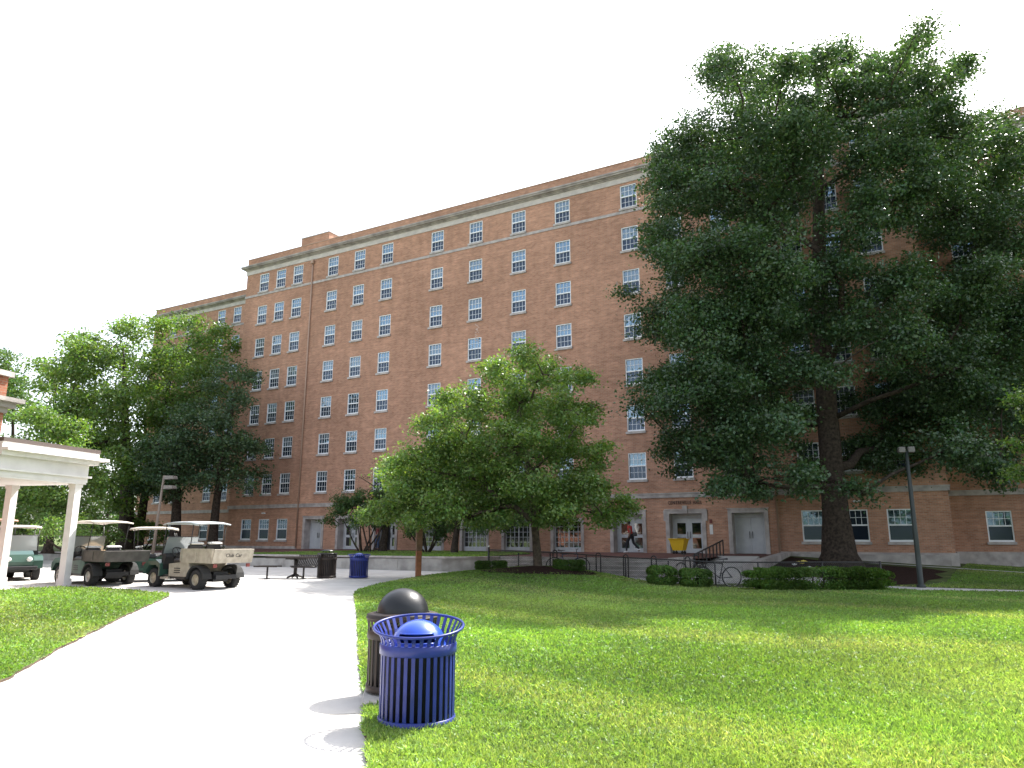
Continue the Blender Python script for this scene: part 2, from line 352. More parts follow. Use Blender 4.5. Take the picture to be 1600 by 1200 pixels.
# bank right of the ramp
bsheet('mulch_bed',[(15.85,-9.1),(17,-9.3),(18.5,-9.15),(19.8,-9.3),(20.8,-9.1),(21.5,-8.6),(21.6,-7.6),(22.1,-6.6),(21.8,-5.2),(22.3,-4.0),(21.7,-3.0),(20,-2.7),(18,-2.5),(15.9,-1.2)],RZ,M['mulch'],.8,.02+.0)
bsheet('grass_slope',[(14.9,-9.6),(60,-9.6),(60,4.9),(22.9,4.9),(22.9,-.02),(14.9,-.02)],RZ,M['lawn'],1.2,0,.6)
bsheet('footpath_strip',[(17.5,-2.1),(26,-2.6),(50,-4.6),(50,-4.2),(26,-2.25),(17.5,-1.8)],RZ,M['concrete'],1,.045)
# retaining wall
rw=empty('retaining_wall',label='low grey concrete retaining wall holding the grass terrace behind the picnic table',cat='wall')
mb=MB(); n=40
def wallrun(mb,pts,th,zt,zb,mi=0):
    for (a,b) in zip(pts[:-1],pts[1:]):
        (u0,o0),(u1,o1)=a,b; L=math.hypot(u1-u0,o1-o0); nu,no=-(o1-o0)/L*th,(u1-u0)/L*th
        q=[(u0,o0),(u1,o1),(u1+nu,o1+no),(u0+nu,o0+no)]
        mb.add([(x,-y,zb(x,y)) for x,y in q]+[(x,-y,zt(x,y)) for x,y in q],[(0,1,2,3),(7,6,5,4),(4,5,1,0),(5,6,2,1),(6,7,3,2),(7,4,0,3)],mi)
pts=[(-46+i*2.45,E1) for i in range(21)]
for a,b in zip(pts[:-1],pts[1:]): wallrun(mb,[(a[0]+.008,E1),(b[0]-.008,E1)],-.3,lambda u,o:TZ(u,o)-.05,lambda u,o:-.1)
wallrun(mb,[(3.0,E1),(5.4,E1-.9)],-.3,lambda u,o:TZ(u,o)-.05,lambda u,o:-.1)
mb.build('wall_block',M['conc_wall'],rw,mw=BM)
mb=MB(); wallrun(mb,[(-46,E1+.04),(3.2,E1+.04)],-.38,lambda u,o:TZ(u,o)+.03,lambda u,o:TZ(u,o)-.047); wallrun(mb,[(3.2,E1+.04),(5.4,E1-.86)],-.38,lambda u,o:TZ(u,o)+.03,lambda u,o:TZ(u,o)-.047)
mb.build('coping',M['stone'],rw,mw=BM); rw.matrix_world=Matrix.Identity(4)
# stairs
mb=MB()
for k in range(4):
    z1=.86-.152*(k+1)+.0; o0=10.5+.33*k
    mb.box(5.4,13.35,-(o0+.36),-(o0-.1),-.1,z1,0); mb.box(5.4,13.35,-(o0+.375),-(o0-.09),z1+.003,z1+.035,1)
mb.box(5.4,13.35,-10.53,-10.3,-.1,.865,0)
mb.box(13.37,13.6,-11.9,-9.5,-.1,.93,1)
tag(mb.build('steps',[M['conc_wall'],M['stone']],mw=BM),kind='structure')
# ramp
mb=MB(); mb.add([(13.65,-12.2,.1),(15.42,-12.2,.1),(15.42,-5.9,.90),(13.65,-5.9,.90),(13.65,-12.2,0),(15.42,-12.2,0),(15.42,-5.9,0),(13.65,-5.9,0)],[(0,1,2,3),(4,5,1,0),(0,3,7,4),(1,5,6,2)])
tag(mb.build('ramp',M['concrete'],mw=BM),kind='structure')
ow=MB(); 
ow.add([(15.45,-9.3,0),(15.8,-9.3,0),(15.8,-.14,0),(15.45,-.14,0),(15.45,-9.3,.72),(15.8,-9.3,.72),(15.8,-.14,1.02),(15.45,-.14,1.02)],[(4,5,6,7),(0,1,5,4),(1,2,6,5),(3,0,4,7)])
ow.box(15.8,22.5,-.50,-.14,.2,.93); 
tag(ow.build('ramp_curb_wall',M['stone'],mw=BM),'low stone curb wall between the entrance ramp and the mulch bed','wall')
# ================================================================ BUILDING
B=empty('brick_dormitory',label='long eight storey red brick hall with rows of white sash windows',cat='building'); B.matrix_world=BM
def part(mb,name,m,parent=B): return mb.build(name,m,parent)
WC=[-22.96,-21.08,-19.21,-15.57,-12.96,-10.36,-5.96,-2.81,.46,3.60,8.0,10.60,13.27,16.9,18.78,20.66]
RZs=[5.51+2.7*k for k in range(7)]
WW,WT,WBm=.52,.80,-.70          # half width, top and bottom of opening about the centre
def wallgrid(mb,x0,x1,z0,z1,y,holes,mi=0):
    xs=sorted(set([x0,x1]+[h[0] for h in holes]+[h[1] for h in holes])); zs=sorted(set([z0,z1]+[h[2] for h in holes]+[h[3] for h in holes]))
    hs=set()
    for i in range(len(xs)-1):
        for j in range(len(zs)-1):
            cx,cz=(xs[i]+xs[i+1])/2,(zs[j]+zs[j+1])/2
            if any(h[0]<cx<h[1] and h[2]<cz<h[3] for h in holes): continue
            mb.add([(xs[i],y,zs[j]),(xs[i+1],y,zs[j]),(xs[i+1],y,zs[j+1]),(xs[i],y,zs[j+1])],[(0,1,2,3)],mi)
    for (a,b,c,d,dp,rm) in holes:
        mb.add([(a,y,c),(a,y+dp,c),(a,y+dp,d),(a,y,d)],[(0,1,2,3)],rm); mb.add([(b,y,c),(b,y+dp,c),(b,y+dp,d),(b,y,d)],[(3,2,1,0)],rm)
        mb.add([(a,y,d),(a,y+dp,d),(b,y+dp,d),(b,y,d)],[(0,1,2,3)],rm); mb.add([(a,y,c),(b,y,c),(b,y+dp,c),(a,y+dp,c)],[(0,1,2,3)],rm)
        if rm==1: pass
UL,UR=-25.0,22.7; OFFW=4.9
PORT=[(-17.1,-15.1),(-13.95,-11.8),(-10.7,-8.6),(6.3,8.4),(9.5,11.65),(12.8,14.8)]
GLZ=[(-7.0,-4.9),(-3.7,-1.6),(-.7,1.4),(2.6,4.7)]
holes=[(u-WW,u+WW,z+WBm,z+WT,.12,0) for u in WC for z in RZs]
GFW=[u for u in WC if u<-19 or u>16]
holes+=[(u-.54,u+.54,1.50,3.0,.12,0) for u in GFW]
holes+=[(a+.2,b-.2,.86,2.93,.65,1) for a,b in PORT]+[(a+.18,b-.18,.86,2.58,.3,1) for a,b in GLZ]
mb=MB(); wallgrid(mb,UL,UR,.3,24.0,0,holes)
mb.add([(UL,0,.2),(UL,14,.2),(UL,14,24),(UL,0,24)],[(0,3,2,1)],0); mb.add([(UR,0,0),(UR,14,0),(UR,14,24),(UR,0,24)],[(0,1,2,3)],0)
mb.add([(UL,14,0),(UR,14,0),(UR,14,24),(UL,14,24)],[(3,2,1,0)],0)
part(mb,'wall',[M['brick'],M['stone']])
LW=[UL-3.6,UL-6.9,UL-9.05,UL-13.5,UL-16]; RW=[UR+2.1,UR+5.2,UR+8.3,UR+12,UR+16]
for nm,cols,x0,x1 in (('wing_wall',LW,UL-19,UL),('wing_wall',RW,UR,UR+22)):
    hs=[(u-WW,u+WW,z+WBm,z+WT,.12,0) for u in cols for z in RZs]+[(u-.54,u+.54,1.50,3.0,.12,0) for u in cols]
    mb=MB(); wallgrid(mb,x0,x1,-.4,24.0,OFFW,hs); e=x0 if x0<UL else x1
    mb.add([(e,OFFW,-.2),(e,14,-.2),(e,14,24),(e,OFFW,24)],[(0,1,2,3)],0); mb.add([(x0,14,0),(x1,14,0),(x1,14,24),(x0,14,24)],[(3,2,1,0)],0)
    part(mb,nm,[M['brick'],M['stone']])
mb=MB(); mb.add([(UL+.02,.3,23.7),(UR-.02,.3,23.7),(UR-.02,13.9,23.7),(UL+.02,13.9,23.7)],[(0,1,2,3)]); mb.add([(UL-19,5.2,23.7),(UL,5.2,23.7),(UL,13.9,23.7),(UL-19,13.9,23.7)],[(0,1,2,3)]); mb.add([(UR,5.2,23.7),(UR+22,5.2,23.7),(UR+22,13.9,23.7),(UR,13.9,23.7)],[(0,1,2,3)])
part(mb,'roof',M['roof'])
mb=MB()  # coping
mb.box(UL-.03,UR+.03,-.03,.3,24.002,24.06); mb.box(UL-19,UL-.04,OFFW-.03,OFFW+.3,24.002,24.06); mb.box(UR+.04,UR+22,OFFW-.03,OFFW+.3,24.002,24.06)
part(mb,'parapet_coping',M['pipe'])
def trim(prof,name,m):   # profile (proud, z0, z1)
    mb=MB()
    for p,z0,z1 in prof:
        mb.box(UL-p,UR+p,-p,-.002,z0,z1); mb.box(UL-p,UL-.002,-.001,OFFW-p-.002,z0,z1); mb.box(UR+.002,UR+p,-.001,OFFW-p-.002,z0,z1)
        mb.box(UL-19,UL-.003,OFFW-p,OFFW-.002,z0,z1); mb.box(UR+.003,UR+22,OFFW-p,OFFW-.002,z0,z1)
    part(mb,name,m)
trim([(.05,22.66,23.02)],'frieze',mat('pale_frieze_stone',(.60,.55,.51),.85,col2=(.48,.44,.41),nscale=2))
mb=None
trim([(.12,23.022,23.09),(.20,23.092,23.16),(.34,23.162,23.26),(.40,23.262,23.36),(.2,23.362,23.40)],'cornice',M['stone_dark'])
trim([(.04,20.68,20.86)],'upper_string_course',M['stone'])
trim([(.07,3.78,3.98),(.10,3.98,4.04)],'lower_string_course',M['stone'])
# base plinth right
mb=MB(); mb.box(15.2,UR+.12,-.12,-.002,-.3,1.02); mb.box(UR+.002,UR+.12,-.001,OFFW-.14,-.3,1.02); mb.box(UR+.13,UR+22,OFFW-.12,OFFW-.002,-.3,1.02)
part(mb,'plinth',M['stone'])
mb=MB(); mb.box(UL,-17.6,-.06,-.002,.6,1.06); mb.box(UL-19,UL-.01,OFFW-.08,OFFW-.002,.5,1.06)
part(mb,'plinth',M['stone'])
# door portals
for i,(a,b) in enumerate(PORT):
    mb=MB(); p=.05
    mb.box(a,a+.2,-p,-.002,.87,3.12); mb.box(b-.2,b,-p,-.002,.87,3.12); mb.box(a+.2,b-.2,-p,-.002,2.93,3.12); mb.box(a-.05,b+.05,-p-.03,-.002,3.122,3.17)
    if i in (1,4): mb.box((a+b)/2-.13,(a+b)/2+.13,-p-.05,-p-.001,2.93,3.34); mb.box(a-.1,a,-p-.01,-.002,2.55,3.12); mb.box(b,b+.1,-p-.01,-.002,2.55,3.12)
    part(mb,'door_surround',M['stone'])
    # frame & doors at y=.65
    x0,x1=a+.2,b-.2; mid=(x0+x1)/2; yd=.58
    fr=MB(); fr.box(x0,x0+.07,yd-.03,.66,.88,2.93); fr.box(x1-.07,x1,yd-.03,.66,.88,2.93); fr.box(x0+.07,x1-.07,yd-.03,.66,2.72,2.93)
    f=part(fr,'door_frame',M['door'])
    halves=[(x0+.072,mid-.004),(mid+.004,x1-.072)]
    for k,(p0,p1) in enumerate(halves):
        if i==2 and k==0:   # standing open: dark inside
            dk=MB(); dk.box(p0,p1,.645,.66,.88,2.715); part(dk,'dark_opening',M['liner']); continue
        d=MB(); d.box(p0,p1,yd,yd+.05,.89,2.71)
        if i in (0,5):
            for z0,z1 in ((1.0,1.72),(1.84,2.6)): d.box(p0+.1,p1-.1,yd-.012,yd-.001,z0,z1)
        do=part(d,'door',M['door'])
        if i not in (0,5):
            g=MB(); g.box(p0+.17,p1-.17,yd-.015,yd-.002,1.12,1.68); g.box(p0+.17,p1-.17,yd-.015,yd-.002,1.86,2.45); part(g,'door_glass',M['glassdoor'],do)
        h=MB(); xh=p1-.07 if k==0 else p0+.07; h.tube([(xh,yd-.05,1.65),(xh,yd-.05,2.0)],.015,6); h.box(xh-.01,xh+.01,yd-.05,yd-.002,1.7,1.72); part(h,'handle',M['black'],do)
    if i==4:
        n_=MB(); n_.box(halves[1][0]+.2,halves[1][0]+.5,yd-.02,yd-.016,1.74,1.84); part(n_,'door_notice',M['paper'])
for a,b in GLZ:
    mb=MB(); mb.box(a,a+.18,-.04,-.002,.87,2.76); mb.box(b-.18,b,-.04,-.002,.87,2.76); mb.box(a+.18,b-.18,-.04,-.002,2.58,2.76); part(mb,'glazing_surround',M['stone'])
    x0,x1=a+.18,b-.18; g=MB(); g.box(x0,x1,.27,.29,1.12,2.58); gw=MB()
    gw.box(x0,x1,.2,.29,.87,1.12)
    for k in range(7): xx=x0+(x1-x0)*k/6; wd=.035 if k in(0,3,6) else .014; gw.box(max(x0,xx-wd),min(x1,xx+wd),.235,.269,1.121,2.58)
    for k in range(6): zz=1.12+1.46*k/5; gw.box(x0+.002,x1-.002,.24,.268,zz-(.014 if k else 0),zz+.014)
    o=part(gw,'glazed_door',M['door']); part(g,'glazing',M['glassdoor'],o)
st_=MB()
rq=random.Random(12)
for k in range(16):
    a0=rq.uniform(-.12,.12); z0_=14.15+k*.075+rq.uniform(-.02,.02); w0=rq.uniform(.03,.10); st_.box(-2.62+a0-w0,-2.62+a0+w0,-.004,-.001,z0_,z0_+rq.uniform(.03,.055))
part(st_,'mortar_stain',mat('lime_stain',(.55,.45,.40),.95))
# windows
def win_meshes(gf=False):
    hw=WW if not gf else .54; t,b=(WT,WBm) if not gf else (.75,-.75)
    fr=MB(); f=.055
    fr.box(-hw,-hw+f,.03,.1,b,t); fr.box(hw-f,hw,.03,.1,b,t); fr.box(-hw+f,hw-f,.03,.1,t-f,t); fr.box(-hw+f,hw-f,.03,.1,b,b+.09)
    mid=(t+b)/2+.02; fr.box(-hw+f,hw-f,.04,.1,mid-.035,mid+.035)
    for k in range(1,4): x=-hw+f+(2*hw-2*f)*k/4; fr.box(x-.011,x+.011,.075,.09,mid+.036,t-f)
    z=(mid+.035+t-f)/2; fr.box(-hw+f,hw-f,.073,.088,z-.011,z+.011)
    if not gf:
        for k in range(1,4): x=-hw+f+(2*hw-2*f)*k/4; fr.box(x-.009,x+.009,.088,.1,b+.091,mid-.036)
        z=(mid-.035+b+.09)/2; fr.box(-hw+f,hw-f,.087,.099,z-.009,z+.009)
    def mk(name,mb,ms):
        o=mb.build(name,ms); me=o.data; bpy.data.objects.remove(o); return me
    sill=MB(); sill.box(-hw-.07,hw+.07,-.09,.028,b-.13,b+.0)
    panes=[]
    for bl in (0,0,.25,.5,.75,1):
        pn=MB(); pn.add([(-hw+f,.098,mid),(hw-f,.098,mid),(hw-f,.098,t-f),(-hw+f,.098,t-f)],[(0,1,2,3)],0)
        pn.add([(-hw+f,.105,b+.08),(hw-f,.105,b+.08),(hw-f,.105,mid),(-hw+f,.105,mid)],[(0,1,2,3)],1)
        if bl and random.random()<.8:
            zb=t-f-(t-b)*bl*.5; pn.add([(-hw+f,.0965,zb),(hw-f,.0965,zb),(hw-f,.0965,t-f-.001),(-hw+f,.0965,t-f-.001)],[(0,1,2,3)],2)
        panes.append(mk('pane',pn,[M['glass'],M['screen'],GB]))
    return mk('window',fr,M['winframe']),mk('sill',sill,M['stone']),panes
GB=glass('blind_behind_glass',(.10,.12,.135),.13,tint=(.55,.76,.95))
WM=win_meshes(); WG=win_meshes(True)
allw=[(u,z,0,WM) for u in WC for z in RZs]+[(u,2.25,0,WG) for u in GFW]
allw+=[(u,z,OFFW,WM) for u in LW+RW for z in RZs]+[(u,2.25,OFFW,WG) for u in LW+RW]
def vis(w_):
    u,z,y,_=w_; d=(bw(u,-y,z)-Vector((0,0,H))).length
    return d+(40 if (u>13.3 and z>4) else 0)+(15 if u<-27 else 0)+(60 if (u<-29 or u>27) else 0)
allw.sort(key=vis); rw_=random.Random(3)
for u,z,y,(f,s_,p) in allw[:100]:
    o=bpy.data.objects.new('window',f); C.objects.link(o); o.parent=B; o.location=(u,y,z)
    pm=p[0] if z<3 else rw_.choice(p)
    for nm,me in (('pane',pm),('sill',s_)):
        c=bpy.data.objects.new(nm,me); C.objects.link(c); c.parent=o
mb=MB(); mats=[M['winframe'],M['stone'],M['glass'],M['screen'],GB]
for u,z,y,(f,s_,p) in allw[100:]:
    T=Matrix.Translation((u,y,z))
    for me,mo in ((f,[0]),(s_,[1]),(rw_.choice(p),[2,3,4])):
        mb.add([v.co for v in me.vertices],[tuple(q.vertices) for q in me.polygons],0,False,T)
        k=len(me.polygons); mb.m[-k:]=[mo[min(q.material_index,len(mo)-1)] for q in me.polygons]
o=part(mb,'outlying_windows',mats); o['kind']='stuff'
# downpipes, penthouse, wall lights, lettering, notices
for u in (-17.6,15.25):
    mb=MB(); mb.tube([(u,-.09,.95),(u,-.09,22.6)],.055,8)
    for k in range(9): mb.box(u-.09,u+.09,-.1,-.002,1.6+k*2.6,1.66+k*2.6)
    mb.box(u-.12,u+.12,-.22,-.055,22.3,22.6); part(mb,'downpipe',M['pipe'])
mb=MB(); mb.box(-23.5,-20.3,4.2,8.5,23.7,27.15); mb.box(-24.1,-23.502,4.6,8.5,23.7,26.5); ph=part(mb,'penthouse',M['brick'])
mb=MB(); mb.box(-23.55,-20.25,4.15,8.55,27.152,27.22); part(mb,'penthouse_coping',M['stone'],ph)
for u,z,y in ((-21.1,3.42,0),(18.9,3.38,0),(-29.5,3.4,OFFW)):
    mb=MB(); mb.box(u-.16,u+.16,y-.14,y-.002,z-.05,z+.05,bev=.02); part(mb,'wall_light',M['paper'])
lt=text_mesh('CENTREVILLE HALL',.26,.012,'lettering',M['letter'],B,Matrix.Translation((10.58,-.025,3.5))@Matrix.Rotation(PI/2,4,'X'),1.12,.74)
mb=MB(); mb.box(11.83,12.0,-.02,-.002,1.85,2.35); part(mb,'notice',M['paper'])
mb=MB(); mb.box(11.84,11.98,-.03,-.002,2.42,2.62); part(mb,'alarm_box',M['redsign'])
mb=MB(); mb.box(-4.3,-3.6,-.7,-.6,.9,.92); 
# ================================================================ TREES
def leafmesh(name,pos,nrm,size,tint,m,parent,aspect=.62):
    n=len(pos); rs=np.random.RandomState(5)
    t=np.cross(nrm,rs.normal(size=(n,3))); t/=np.linalg.norm(t,axis=1)[:,None]+1e-9; b=np.cross(nrm,t)
    s=size[:,None]; a=aspect
    V=np.stack([pos-t*s*.5,pos+b*s*a*.5-t*s*.05+nrm*s*.08,pos+t*s*.5,pos-b*s*a*.5-t*s*.05+nrm*s*.08],1).reshape(-1,3)
    me=bpy.data.meshes.new(name); me.vertices.add(n*4); me.vertices.foreach_set('co',V.astype(np.float32).ravel())
    me.loops.add(n*4); me.loops.foreach_set('vertex_index',np.arange(n*4,dtype=np.int32)); me.polygons.add(n)
    me.polygons.foreach_set('loop_start',np.arange(0,n*4,4,dtype=np.int32)); me.polygons.foreach_set('loop_total',np.full(n,4,dtype=np.int32))
    me.update(); ca=me.attributes.new('tint','FLOAT_COLOR','POINT')
    col=np.ones((n*4,4),np.float32); col[:,:3]=np.repeat(tint,4,0); ca.data.foreach_set('color',col.ravel())
    me.materials.append(m); o=bpy.data.objects.new(name,me); C.objects.link(o); o.parent=parent; return o
def tree(name,base,tr,forks,blobs,leaf,m,label,group=None,cat='tree',seed=1,cper=1.0,lper=60,clr=.55,hue=.12,bark='bark',twigs=True,stems=1,flare=1.6,flat=.55,lean=(0,0)):
    """base Vector, tr trunk radius, forks height where limbs start, blobs [(centre Vector, radius)]"""
    rs=np.random.RandomState(seed); rr=random.Random(seed)
    root=empty(name,base,0,label,cat,group); b=MB(); top=max(c.z for c,r in blobs)-base.z
    ctr=sum((c for c,r in blobs),Vector())/len(blobs)-base
    stemlist=[]
    for s_ in range(stems):
        off=Vector((0,0,0)); a=2*PI*s_/max(1,stems)+seed
        if stems>1: off=Vector((math.cos(a),math.sin(a),0))*(.35+.5*rr.random())
        hgt=top*.86 if stems==1 else top*(.42+.2*rr.random()); P=[];Q=[]
        N=12
        for i in range(N+1):
            t=i/N; z=hgt*t
            sw=Vector((math.sin(t*5+seed),math.cos(t*4+seed*2),0))*tr*.5*t
            wv=Vector((ctr.x,ctr.y,0))*(t**1.5)*.6 if stems==1 else off*(t**.8)*(1.6 if top>1.5 else .5)
            P.append(Vector((0,0,z-.15 if i==0 else z))+sw+wv+(off*.15 if stems>1 else Vector()))
            rad=tr*(1-t)**.75*(1+.0*t)+.02
            if t<.12: rad*=1+(flare-1)*(1-t/.12)**2
            Q.append(rad)
        P.insert(1,P[0]+(P[1]-P[0])*.35); Q.insert(1,tr*(1+(flare-1)*.35)); 
        b.tube(P,Q,12 if tr>.2 else 6); stemlist.append((P,Q))
    pos=[];nrm=[];siz=[];tin=[]
    cs_=[(c-base,r) for c,r in blobs]; order=sorted(range(len(cs_)),key=lambda i:min((cs_[i][0]-p).length for P,Q in stemlist for p in P)); par={}; done=[]
    for i in order:
        c=cs_[i][0]; best=None
        for si,(P,Q) in enumerate(stemlist):
            for j in range(2,len(P)-1):
                if P[j].z<min(forks*.9,c.z*.75) or P[j].z>c.z+.5: continue
                d=(c-P[j]).length*1.12+abs((c.z-P[j].z)-(c-P[j]).length*.5)*.25
                if best is None or d<best[0]: best=(d,('t',si,j))
        for k in done:
            q=cs_[k][0]
            if q.z>c.z+1.6: continue
            d=(c-q).length*(1.0+1.6*max(0,q.z-c.z)/((c-q).length+.01))+.3
            if best is None or d<best[0]: best=(d,('b',k))
        if best is None: best=(0,('t',i%len(stemlist),5))
        par[i]=best[1]; done.append(i)
    desc={i:1. for i in order}
    for i in reversed(order):
        if par[i][0]=='b': desc[par[i][1]]+=desc[i]
    for i in order:
        c,r=cs_[i]; pr=par[i]
        s0=stemlist[pr[1]][0][pr[2]] if pr[0]=='t' else cs_[pr[1]][0]
        d=c-s0; u1=.013+.011*r; lr=(u1*1.6)*desc[i]**.45; 
        if pr[0]=='t': lr=min(lr,stemlist[pr[1]][1][pr[2]]*.7)
        le=lr*.55 if desc[i]>1 else lr*.25
        w1=Vector((rr.uniform(-1,1),rr.uniform(-1,1),rr.uniform(-1,1)))*d.length*.09
        p1=s0+d*.3+w1+Vector((0,0,-d.length*.03)); p2=s0+d*.65-w1*.6+Vector((0,0,d.length*.04))
        b.tube([s0,p1,p2,c],[lr,lr*.88,(lr+le)/2,le],7 if tr>.2 else 5); cs_[i]=(c,r)
    for ib,(c,r) in enumerate(blobs):
        c=c-base; lr=.03+.012*r
        nc=max(4,int(9*cper*r*r/(clr*clr)*.55))
        for k in range(nc):
            v=rs.normal(size=3); v/=np.linalg.norm(v); q=r*(rs.uniform(.2,1.3))**.7
            cc=np.array(c)+v*q*np.array([1,1,.85])
            if twigs and rr.random()<.45:
                e=Vector(cc); md=(c+e)/2+Vector((0,0,-.08*r)); b.tube([c+(e-c)*.08,md,e],[lr*.3+.006,lr*.16+.005,.004],4,cap=False)
            n=max(6,int(lper*rs.uniform(.6,1.4))); l=rs.normal(size=(n,3))*np.array([1,1,flat])*clr*rs.uniform(.45,.62)
            l[:,2]-=.12*np.hypot(l[:,0],l[:,1])
            pos.append(cc+l); w_=rs.normal(size=(n,3))*.75+np.array([0,0,.75])+v*.35; w_/=np.linalg.norm(w_,axis=1)[:,None]; nrm.append(w_)
            siz.append(leaf*rs.uniform(.65,1.25,n)); ct=rs.uniform(1-hue*2,1+hue*2)
            tt=ct*rs.uniform(.8,1.2,(n,1))*np.array([1,1,1.]); tt[:,0]*=rs.uniform(.8,1.25,n); tt[:,2]*=rs.uniform(.8,1.3,n); tin.append(tt)
    b.build('trunk',M[bark],root)
    leafmesh('crown',np.concatenate(pos),np.concatenate(nrm),np.concatenate(siz),np.concatenate(tin),m,root)
    return root
def blobs(lst,Y,dy,seed,pxm=None,dbl=0):
    rr=random.Random(seed); out=[]
    xs=[b[0] for b in lst]; cx=(min(xs)+max(xs))/2; hw=(max(xs)-min(xs))/2+1
    for (x,y,r) in lst:
        k=math.sqrt(max(.15,1-((x-cx)/hw)**2)); reps=[rr.uniform(-1,1)]
        if dbl and k>.5: reps=[-rr.uniform(.35,1),rr.uniform(.35,1)]
        for q in reps:
            YY=Y+(abs(q)*.5+.15 if (Y==30.6 and 1350<x<1480 and 600<y<790) else q)*dy*k; c=at(x,y,YY); out.append((c,r*YY/1142*.82))
    return out
def gpt(px,Y):
    p=at(px,862,Y); return Vector((p.x,p.y,TZ(*uo(p.x,p.y))+.02))
BT=[(1150,125,65),(1115,95,30),(1225,110,50),(1290,90,45),(1350,110,45),(1425,62,38),(1400,110,55),(1475,115,45),(1510,105,22),(1210,190,75),(1310,180,80),(1390,220,60),(1500,215,60),(1440,280,70),(1570,240,70),(1620,300,70),
(1090,230,70),(1050,300,55),(1035,250,25),(1140,290,80),(1240,270,60),(1370,330,75),(1490,330,80),(1590,370,75),(1040,380,45),(1015,350,25),(1100,400,80),(1210,400,75),(1300,420,70),(1380,430,60),(985,468,28),(1020,500,40),(1075,500,70),(1160,500,80),(1250,500,60),(1400,520,75),(1500,470,70),(1590,500,75),
(1030,600,45),(1000,640,25),(1090,620,75),(1180,590,80),(1390,620,70),(1480,580,85),(1570,620,70),(1640,560,70),(1140,690,65),(1070,700,45),(1225,660,50),(1250,740,40),(1180,755,35),(1135,752,26),(1370,700,50),(1430,700,60),(1350,770,32),(1500,690,55),(1560,720,45),(1640,680,55),(1170,210,60),(1260,190,60),(1340,250,60),(1200,330,60),(1330,340,50),(1430,210,45),(1540,310,60),(1100,520,60),(1200,460,60),(1430,450,55),(1540,430,60),(1540,570,70),(1270,590,50),(1330,500,50),(1180,650,60),(1110,600,60),(1470,630,60),(1600,480,60),(1385,150,42),(1422,165,26),(1458,150,22),(1475,165,14),(1540,190,30)]
bt=bw(18.5,5.5,.42)
tree('oak_tree',bt,.50,4.6,blobs(BT,30.6,6.5,4,dbl=1),.145,M['oak'],'towering dark green oak with a thick trunk in the mulch bed before the hall',seed=3,cper=.95,lper=185,clr=.62,flare=2.1)
MT=[(822,556,26),(780,580,34),(860,585,36),(908,588,20),(745,630,38),(810,630,50),(880,640,42),(915,650,25),(700,655,26),(730,690,50),(800,700,62),(875,700,45),(935,700,22),(650,715,26),(690,740,42),(760,752,56),(840,760,55),(910,765,45),(960,785,25),(940,803,20),(880,795,32),(620,745,26),(640,790,40),(595,790,20),(600,806,14),(700,788,40),(780,792,36),(850,808,18),(735,808,18),(700,625,18),(668,665,18),(622,722,20),(665,735,34),(690,700,30),(640,765,34),(575,805,12),(965,800,20),(982,792,9),(612,796,18),(655,810,15),(925,735,24)]
tree('maple_tree',Vector((.93,26.5,.42)),.155,1.5,blobs(MT,26.5,3.2,8,dbl=1),.12,M['maple'],'bright green young maple on the lawn mound with a red mulch ring',seed=5,cper=1.0,lper=125,clr=.42,bark='barkl',flare=1.5)
tree('crape_myrtle',gpt(668,41.5),.05,.8,blobs([(640,800,26),(670,790,30),(700,805,30),(655,825,20),(690,830,20)],41.5,1.2,3),.12,M['mid'],'low multi-stemmed shrub tree with twisting dark stems under the maple canopy',seed=7,cper=1.4,lper=80,clr=.4,stems=5,cat='tree',flare=1)
tree('shade_tree',gpt(710,40.5),.2,2.0,blobs([(690,780,40),(740,770,45),(720,740,35),(780,800,40),(750,820,26),(830,790,40)],40.5,1.8,13),.14,M['mid'],'dark trunked tree on the terrace grass right behind the maple crown',seed=9,cper=1.3,lper=95,clr=.5)
tree('shade_tree',gpt(598,45),.24,2.2,blobs([(600,790,28),(620,765,26),(640,790,26)],45,1.2,23),.14,M['mid'],'small tree with a stout dark trunk before the third doorway from the left',seed=19,cper=1.3,lper=95,clr=.5)
tree('crape_myrtle',gpt(566,44.5),.04,.9,blobs([(548,782,28),(580,798,24),(527,800,15),(560,812,18),(515,815,9),(606,778,24),(595,810,20)],44.5,1.3,33),.12,M['mid'],'small vase-shaped shrub tree left of the wooden post with spreading green top',seed=11,cper=1.6,lper=95,clr=.4,stems=5,flare=1)
tree('bare_topped_tree',gpt(580,43.6),.035,1.2,blobs([(560,745,24),(600,735,22),(585,760,22),(540,765,14)],44,1.0,43),.09,M['darkl'],'thin wispy tree with sparse brownish twigs above the small shrub tree',seed=13,cper=.25,lper=22,clr=.4,stems=3,flare=1)
# left group
# (bases are ground points under each crown)
tree('plane_tree',at(195,861,55),.55,4.5,blobs([(130,540,32),(110,580,40),(85,600,26),(160,560,45),(200,520,30),(70,570,12),(120,640,45),(180,620,50),(90,650,30),(170,690,50),(230,680,45),(210,740,45),(160,750,40),(130,700,40),(240,750,35),(190,790,25)],55,6,53,dbl=1),.26,M['maple'],'tall broad green tree with a massive trunk behind the parked utility carts','trees at the left end of the hall',seed=15,cper=0.95,lper=110,clr=.95)
tree('plane_tree',at(215,861,59),.35,5,blobs([(250,510,28),(290,505,24),(270,560,42),(315,530,28),(345,515,12),(230,590,40),(310,580,35),(290,620,40),(240,640,40),(340,560,20),(330,605,25),(200,560,30),(362,540,8)],58,5,63,dbl=1),.24,M['light'],'yellow green tree topping the left tree group against the sky','trees at the left end of the hall',seed=17,cper=0.95,lper=110,clr=.95)
